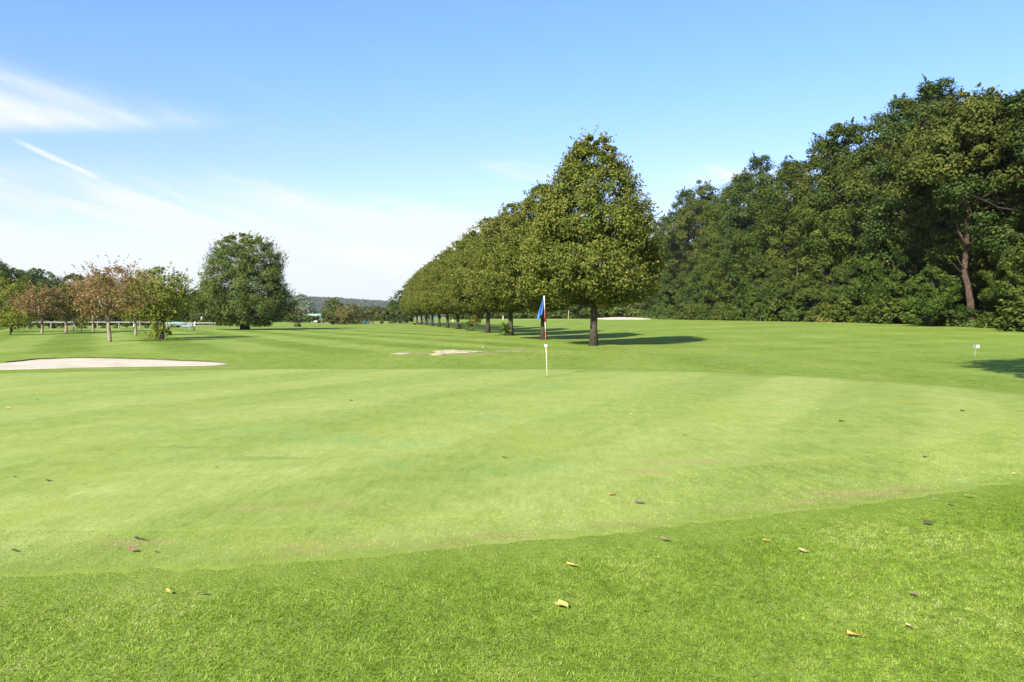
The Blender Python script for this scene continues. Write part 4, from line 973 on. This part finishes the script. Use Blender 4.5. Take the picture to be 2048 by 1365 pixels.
# scattered pale tufts and dry twigs at the foot of the wood
def dead_branch():
    x, y = at(1968, 64.5); t = thing('dead_branch', 'bare pale dead branch sticking up from the grass at the wood edge', 'branch', gpt(x, y))
    mb = MB(); mb.tube([(0,0,-.1), (.2,0,.25), (.45,.1,.55), (.7,.1,.72)], [.03, .025, .018, .008], 6); mb.tube([(.2,0,.25), (.1,.1,.5), (.12,.1,.75)], [.018, .012, .005], 5); mb.build('branch', M['deadwood'], t)
dead_branch()
tk = [(1680, 93, 2.0, .5), (1745, 90, 1.5, .45), (1880, 72, 1.7, .8), (1905, 70, 1.2, .7), (1340, 180, 3, 1.0), (1290, 185, 3, .9), (1950, 68, 1.2, .6)]
for i, (px, d, r, h) in enumerate(tk):
    x, y = at(px, d); tuft('grass_tuft', f'tuft of long grass at the foot of the wood, ' + ['dry and yellow', 'right of the dry one', 'under the forked tree', 'just left of the forked trunk', 'at the far sand bunker', 'left behind the far sand bunker', 'nearest the right edge'][i], x, y, r, h, 700, .2, M['yellow'] if i in (0, 1) else M['hedge_green'], 200+i, 'grass tuft', 'tufts of long grass at the foot of the wood')

# ------------------------------------------------------------------ fallen leaves
def lit(name, c1, c2): return simple(name, c1, c2, 30, .6, .3, .2)
LM = {'yellow': lit('yellow_dead_leaf', (0.62, 0.52, 0.12), (0.52, 0.46, 0.10)), 'tan': lit('tan_dead_leaf', (0.50, 0.34, 0.15), (0.36, 0.22, 0.09)), 'brown': lit('brown_dead_leaf', (0.13, 0.075, 0.045), (0.09, 0.055, 0.035)),
      'grey': lit('greyish_dead_leaf', (0.20, 0.16, 0.12), (0.14, 0.11, 0.08)), 'orange': lit('orange_dead_leaf', (0.58, 0.26, 0.07), (0.62, 0.38, 0.10)), 'pale': lit('pale_dead_leaf', (0.50, 0.38, 0.16), (0.40, 0.29, 0.12)), 'dark': lit('blackened_leaf', (0.035, 0.025, 0.02), (0.05, 0.035, 0.025)), 'pink': lit('pinkish_dead_leaf', (0.27, 0.17, 0.10), (0.20, 0.12, 0.07))}
def leaf_blade(L, wdt, curl, twist, rng):
    n, m_ = 12, 6; V = []; Fc = []
    for i in range(n+1):
        t = i/n; wi = wdt*0.5*(math.sin(math.pi*min(1, t*.93+.05))**.75)*(1.15 - .55*t) + .001
        for j in range(-m_, m_+1):
            s_ = j/m_; y = (t - .5)*L + (.10*L*(abs(s_)**2) if t < .2 else 0)*-1
            saw = 1 + (.05*(-1)**i if abs(j) == m_ else 0)
            z = curl*L*(abs(s_)**1.6)*(.4 + .6*t) + .25*curl*L*(2*t-1)**2 + twist*L*s_*(t-.5) + .012*L*math.sin(7*t + 3*s_)
            V.append((wi*s_*saw, y, z))
    k = 2*m_+1
    for i in range(n):
        for j in range(2*m_): Fc.append((i*k+j, i*k+j+1, (i+1)*k+j+1, (i+1)*k+j))
    mb = MB(); mb.add(V, Fc); return mb
GRP = 'fallen leaves on the grass'
LV = [(1122, 1217, .095, .115, .16, .2, 'yellow', .45, 'big yellow heart shaped leaf with long stalk, lowest in the middle foreground'),
 (1605, 1108, .075, .055, .12, .1, 'pale', .8, 'pale yellow leaf on the rough grass, lower right'), (1938, 997, .085, .06, .1, .1, 'pale', 1.3, 'pale yellow leaf at the edge of the green on the far right'),
 (1856, 1052, .095, .07, .3, .2, 'brown', 1.5, 'curled brown leaf on the rough grass at right, below the other brown one'), (1903, 1013, .075, .05, .25, .2, 'brown', .4, 'small brown leaf just left of the pale yellow leaf at the right'),
 (1330, 1085, .08, .05, .2, .2, 'pink', 1.2, 'pinkish brown leaf at the green front edge right of centre'), (1142, 1137, .085, .03, .2, .1, 'orange', 1.0, 'narrow reddish leaf sunk in the grass above the big yellow leaf'),
 (1709, 1281, .09, .045, .35, .3, 'orange', 1.4, 'curled orange leaf near the bottom right'), (1819, 1262, .055, .03, .3, .3, 'pale', .6, 'small whitish leaf right of the curled orange leaf'),
 (1224, 993, .085, .07, .45, .1, 'tan', 1.6, 'curled tan leaf on the green right of centre'), (1278, 1009, .10, .06, .3, .35, 'grey', 1.35, 'greyish brown leaf just below the curled tan leaf'),
 (1532, 1088, .05, .03, .2, .2, 'orange', 1.2, 'small orange leaf left of the pale yellow leaf on the rough'), (266, 1106, .09, .06, .4, .4, 'pink', 1.5, 'pinkish leaf with a dark curled edge on the green at lower left'),
 (273, 1081, .05, .04, .4, .3, 'dark', .4, 'black scrap above the pinkish curled leaf at lower left'), (288, 1085, .04, .03, .4, .3, 'dark', 2.0, 'smaller black scrap right of the first one at lower left'), (310, 1108, .045, .03, .4, .2, 'grey', 1.0, 'greyish scrap right of the pinkish curled leaf'),
 (1683, 845, .12, .08, .4, .2, 'dark', 1.0, 'blackish curled leaf in the middle of the green at right'), (1285, 800, .12, .08, .2, .1, 'yellow', 1.5, 'yellow leaf far back on the green right of the flagstick'),
 (1262, 831, .12, .07, .2, .1, 'yellow', .5, 'yellow leaf nearer than the far yellow one right of the flagstick'), (1636, 821, .13, .08, .15, .1, 'yellow', 1.5, 'yellow leaf on the green above the blackish one at right'), (1576, 822, .10, .07, .15, .1, 'yellow', 1.3, 'orange yellow leaf left of the other yellow leaf at right'),
 (1925, 824, .11, .08, .4, .3, 'dark', .6, 'black scrap near the right end of the green'), (702, 803, .12, .06, .4, .2, 'brown', 1.2, 'dark leaf far back on the green left of the flagstick'), (17, 818, .14, .09, .3, .1, 'pale', 1.5, 'pale tan leaf at the left edge of the green'),
 (96, 965, .09, .06, .35, .2, 'brown', 1.4, 'brown leaf on the left part of the green'), (30, 957, .06, .04, .35, .2, 'brown', .4, 'small brown scrap at the left edge, left of the brown leaf'), (1009, 918, .09, .05, .3, .2, 'brown', 1.2, 'lone dark brown leaf in the middle of the green'), (28, 1106, .05, .04, .4, .2, 'dark', 1.2, 'dark scrap at the lower left edge of the green'),
 (2033, 951, .11, .05, .2, .2, 'yellow', 1.4, 'yellow leaf at the very right edge of the picture'), (1851, 917, .08, .05, .35, .2, 'dark', 1.0, 'dark scrap below the right arc of the green'), (335, 1191, .05, .035, .3, .2, 'orange', .8, 'reddish leaf in the rough grass at lower left'),
 (401, 1195, .06, .035, .3, .2, 'pink', 1.5, 'pinkish leaf in the rough right of the reddish one'), (432, 937, .05, .03, .3, .2, 'brown', 1.0, 'small brown scrap left of the dark streaks on the green'), (74, 802, .09, .05, .3, .2, 'brown', 1.0, 'small dark leaf above the pale tan leaf at the left edge'), (1212, 822, .09, .05, .2, .1, 'orange', 1.2, 'faint orange leaf left of the two yellow ones behind centre'), (1370, 873, .07, .04, .3, .1, 'brown', 1.2, 'little brown leaf alone between centre and right'), (1826, 1196, .06, .04, .2, .1, 'pink', 1.0, 'pinkish leaf sunk in the rough at right')]
def litter():
    rng = random.Random(17)
    for px, py, L, wd, curl, tw, m_, rz, lab in LV:
        x, y = G(px, py); rough_ = not inside(np.array([x]), np.array([y]), COLLAR)[0]
        hero = L > .1 and py > 1200
        fs = 1.0 if hero else (.78 if py > 980 else .62); L *= fs; wd *= fs; curl *= .5; tw *= .5
        lift = .026 if rough_ else .016
        t = thing('fallen_leaf', lab, 'leaf', gpt(x, y, lift), rz, GRP)
        b = leaf_blade(L, wd, curl, tw, rng).build('blade', LM[m_], t, True)
        b.rotation_euler = (rng.uniform(-.15, .15), rng.uniform(-.15, .2), 0)
        if hero: b.rotation_euler = (.30, .12, 0); b.location = (0, 0, .018)
        sd = b.modifiers.new('thick', 'SOLIDIFY'); sd.thickness = .0006
        mb = MB(); Ls = L*(.75 if hero else .35)
        mb.tube([(0, -L*.5, .002), (.002, -L*.5-Ls*.5, .004), (.012, -L*.5-Ls, -.004)], [.0013, .0011, .0013], 5); s_ = mb.build('stalk', LM['orange'] if hero else LM[m_], t)
        if hero: s_.location = (0, .01, -.006)
def inside(x, y, O, c=CC):
    a0 = np.arctan2(O[:,1]-c[1], O[:,0]-c[0]); r0 = np.hypot(O[:,0]-c[0], O[:,1]-c[1]); k = np.argsort(a0)
    a = np.arctan2(y-c[1], x-c[0]); r = np.hypot(x-c[0], y-c[1])
    return r < np.interp(a, a0[k], r0[k], period=2*math.pi)
litter()

# ------------------------------------------------------------------ grass blades close to the viewer
def blade_mat():
    m, b = new_mat('grass_blade'); nt = E.nt; P, x, y, z = position()
    big = noise(xyz(x, y*1.0), .55, 4, .6); mid = noise(P, 3.0, 3, .6); v = attr('v')
    sm_ = noise(P, 14.0, 2, .6)
    t = 0.50 + (v-0.5)*0.75 + (big-.5)*1.5 + (mid-.5)*.7 + (sm_-.5)*.6
    c = ramp(t.sat(), [(0, (0.088, 0.170, 0.008)), (.35, (0.168, 0.272, 0.014)), (.65, (0.245, 0.350, 0.026)), (.9, (0.340, 0.420, 0.070)), (1, (0.46, 0.48, 0.20))])
    dry = attr('dry'); c = mixc(dry, c, (0.36, 0.28, 0.12))
    setc(b, c); b.inputs['Roughness'].default_value = .5; b.inputs['Specular IOR Level'].default_value = .28
    tr = nt.nodes.new('ShaderNodeBsdfTranslucent'); nt.links.new(mixc(1, c, (1.1, 1.15, .5), 'MULTIPLY'), tr.inputs[0])
    mx = nt.nodes.new('ShaderNodeMixShader'); mx.inputs[0].default_value = .35
    nt.links.new(b.outputs[0], mx.inputs[1]); nt.links.new(tr.outputs[0], mx.inputs[2]); nt.links.new(mx.outputs[0], nt.nodes['Material Output'].inputs[0]); return m
M['blade'] = blade_mat()
def blades(name, x, y, h, wd, lean, rng, z_off=0.0, dryp=.02, label=None, mat=None):
    n = len(x); z = gz(x, y) + z_off
    cx = np.floor(x/.04 + rng.normal(size=n)*.25).astype(np.int64); cy = np.floor(y/.04 + rng.normal(size=n)*.25).astype(np.int64)
    hs = ((cx*73856093) ^ (cy*19349663)) % 9973; a = hs/9973*2*np.pi*7 + rng.normal(size=n)*.8; h = h*(.80 + .40*((hs*31) % 997)/997)
    l = lean*rng.uniform(.2, 1.2, n)*h
    dx, dy = np.cos(a)*l, np.sin(a)*l; b = a + rng.uniform(.6, 2.5, n); bx, by = np.cos(b)*wd*.5, np.sin(b)*wd*.5
    p0 = np.stack([x-bx, y-by, z], 1); p1 = np.stack([x+bx, y+by, z], 1)
    m0 = np.stack([x+dx*.35-bx*.85, y+dy*.35-by*.85, z+h*.6], 1); m1 = np.stack([x+dx*.35+bx*.85, y+dy*.35+by*.85, z+h*.6], 1)
    tp = np.stack([x+dx-bx*.12, y+dy-by*.12, z+h*np.sqrt(np.clip(1-(lean*.6)**2*.5, .3, 1))], 1); tq = np.stack([x+dx+bx*.12, y+dy+by*.12, tp[:,2]], 1)
    V = np.stack([p0, p1, m0, m1, tp, tq], 1).reshape(-1, 3); i = np.arange(n)*6
    Fc = np.concatenate([np.stack([i, i+1, i+3, i+2], 1), np.stack([i+2, i+3, i+5, i+4], 1)])
    v = np.repeat(rng.random(n), 6); dr = np.repeat((rng.random(n) < dryp)*rng.uniform(.4, 1, n), 6)
    return structure_stuff(obj(name, np_mesh(name, V, Fc, {'v': v, 'dry': dr} if mat is None else {'bare': np.repeat(GATT['bare'](x, y), 6), 'dark': np.repeat(GATT['dark'](x, y), 6)}), mat or M['blade']), label)
def structure_stuff(o, label):
    o['kind'] = 'stuff'; o['label'] = label; o['category'] = 'grass'; return o
def grass():
    rng = np.random.default_rng(5)
    n = 2400000; y = rng.uniform(2.4, 11.0, n); x = rng.uniform(-11, 11, n)
    keep = (np.abs(x) < .72*y + 2.6) & (rng.random(n) < np.clip((12.0 - y)/5.5, .25, 1))
    x, y = x[keep], y[keep]
    # ragged border against the clipped collar
    jit = rng.normal(size=len(x))*.18
    out = ~inside(x, y + jit, COLLAR)
    x, y = x[out], y[out]; r = np.clip(rng.normal(1, .25, len(x)), .4, 1.7)*np.clip(.30 + edge_dist(x, y, COLLAR)*.85, .30, 1)
    blades('rough_grass', x, y, .0175*r, .0027*rng.uniform(.7, 1.5, len(x)), 1.3, rng, -.004, .025, 'longer bright green rough grass in the foreground')
    n = 900000; y = rng.uniform(4.4, 15.0, n); x = rng.uniform(-11, 11, n)
    keep = (np.abs(x) < .70*y + .8) & inside(x, y + rng.normal(size=n)*.2, COLLAR) & (rng.random(n) < np.clip(1.25 - y/14, .12, 1))
    x, y = x[keep], y[keep]; r = np.clip(rng.normal(1, .25, len(x)), .4, 1.7)
    return x, y, r, rng
GRASS_SHORT = grass()
M['green_blade'] = green_mat('short_green_blade', False, 1.18)
def short_grass():
    x, y, r, rng = GRASS_SHORT
    blades('short_grass', x, y,   .0075*r, .0024*rng.uniform(.7, 1.5, len(x)), 1.3, rng, .004, 0, 'closely mown grass of the putting green near the viewer', M['green_blade'])
short_grass()

# ------------------------------------------------------------------ far hill and plain woods
def hills():
    xs = np.linspace(-4000, 2200, 110); ys = np.linspace(1700, 4900, 50); X, Y = np.meshgrid(xs, ys)
    def hz(x, y):
        ridge = np.interp(x, [-3500, -2000, -1300, -900, -650, -440, -180, 260, 1100, 2000], [64, 74, 74, 72, 62, 48, 35, 21, 10, 4])
        return ridge*S((y-1750)/1300) - 1.0
    Z = hz(X, Y); nx, ny = len(xs), len(ys); i = np.arange(nx*ny).reshape(ny, nx)
    hm, b = new_mat('hill_meadow'); setc(b, mixc(noise(objco(), .01, 4).ss(.4, .6), (0.05, 0.085, 0.02), (0.09, 0.12, 0.035))); b.inputs['Roughness'].default_value = 1
    structure(obj('hills', np_mesh('hills', np.stack([X.ravel(), Y.ravel(), Z.ravel()], 1), np.stack([i[:-1,:-1], i[:-1,1:], i[1:,1:], i[1:,:-1]], -1).reshape(-1, 4), None, True), hm))
    rng = np.random.default_rng(9); n = 14000
    y = 1800 + 1350*rng.random(n)**.8; x = y*rng.uniform(-.95, .16, n)
    keep = (rng.random(n) < .95); x, y = x[keep], y[keep]; n = len(x)
    lp = 26; rad = rng.uniform(5, 11, n)
    d = unit(rng.normal(size=(n, lp, 3))); d[..., 2] = np.abs(d[..., 2])*1.0 - .15
    C = np.stack([x, y, hz(x, y) + rad*.55 - 1], 1)
    P = C[:,None,:] + d*rad[:,None,None]*(.75 + .3*rng.random((n, lp, 1)))
    N_ = d*1.0 + rng.normal(size=d.shape)*.35
    v = .65*rng.random((n, 1)) + .35*rng.random((n, lp))
    me = leaves_mesh('far_wood', P.reshape(-1, 3), N_.reshape(-1, 3), (np.repeat(rad, lp)*.62*rng.uniform(.7, 1.3, n*lp)), v.ravel(), rng, fold=.1, aspect=.8)
    o = obj('far_wood', me, M['farleaf']); o['kind'] = 'stuff'; o['label'] = 'bluish wooded hillside far behind the hedges'; o['category'] = 'wood'
M['farleaf'] = leaf_mat('far_wood_leaf', [(0, (0.022, 0.040, 0.014)), (.5, (0.042, 0.068, 0.022)), (.85, (0.072, 0.095, 0.034)), (1, (0.09, 0.085, 0.045))], .1, .9, .05)
hills()
def haze():
    mb = MB(); mb.box((-500, 2350, 55), (9400, 5400, 118)); m = bpy.data.materials.new('haze_air'); m.use_nodes = True; nt = m.node_tree; nt.nodes.clear()
    o_ = nt.nodes.new('ShaderNodeOutputMaterial'); v = nt.nodes.new('ShaderNodeVolumePrincipled')
    v.inputs['Color'].default_value = (.93, .96, 1, 1); v.inputs['Density'].default_value = HAZE; v.inputs['Anisotropy'].default_value = .2
    nt.links.new(v.outputs[0], o_.inputs['Volume'])
    o = mb.build('haze', m); o['kind'] = 'stuff'; o['label'] = 'thin bluish summer haze over the distance'; o['category'] = 'haze'
HAZE = 0.00008
USE_HAZE = True
if USE_HAZE: haze()
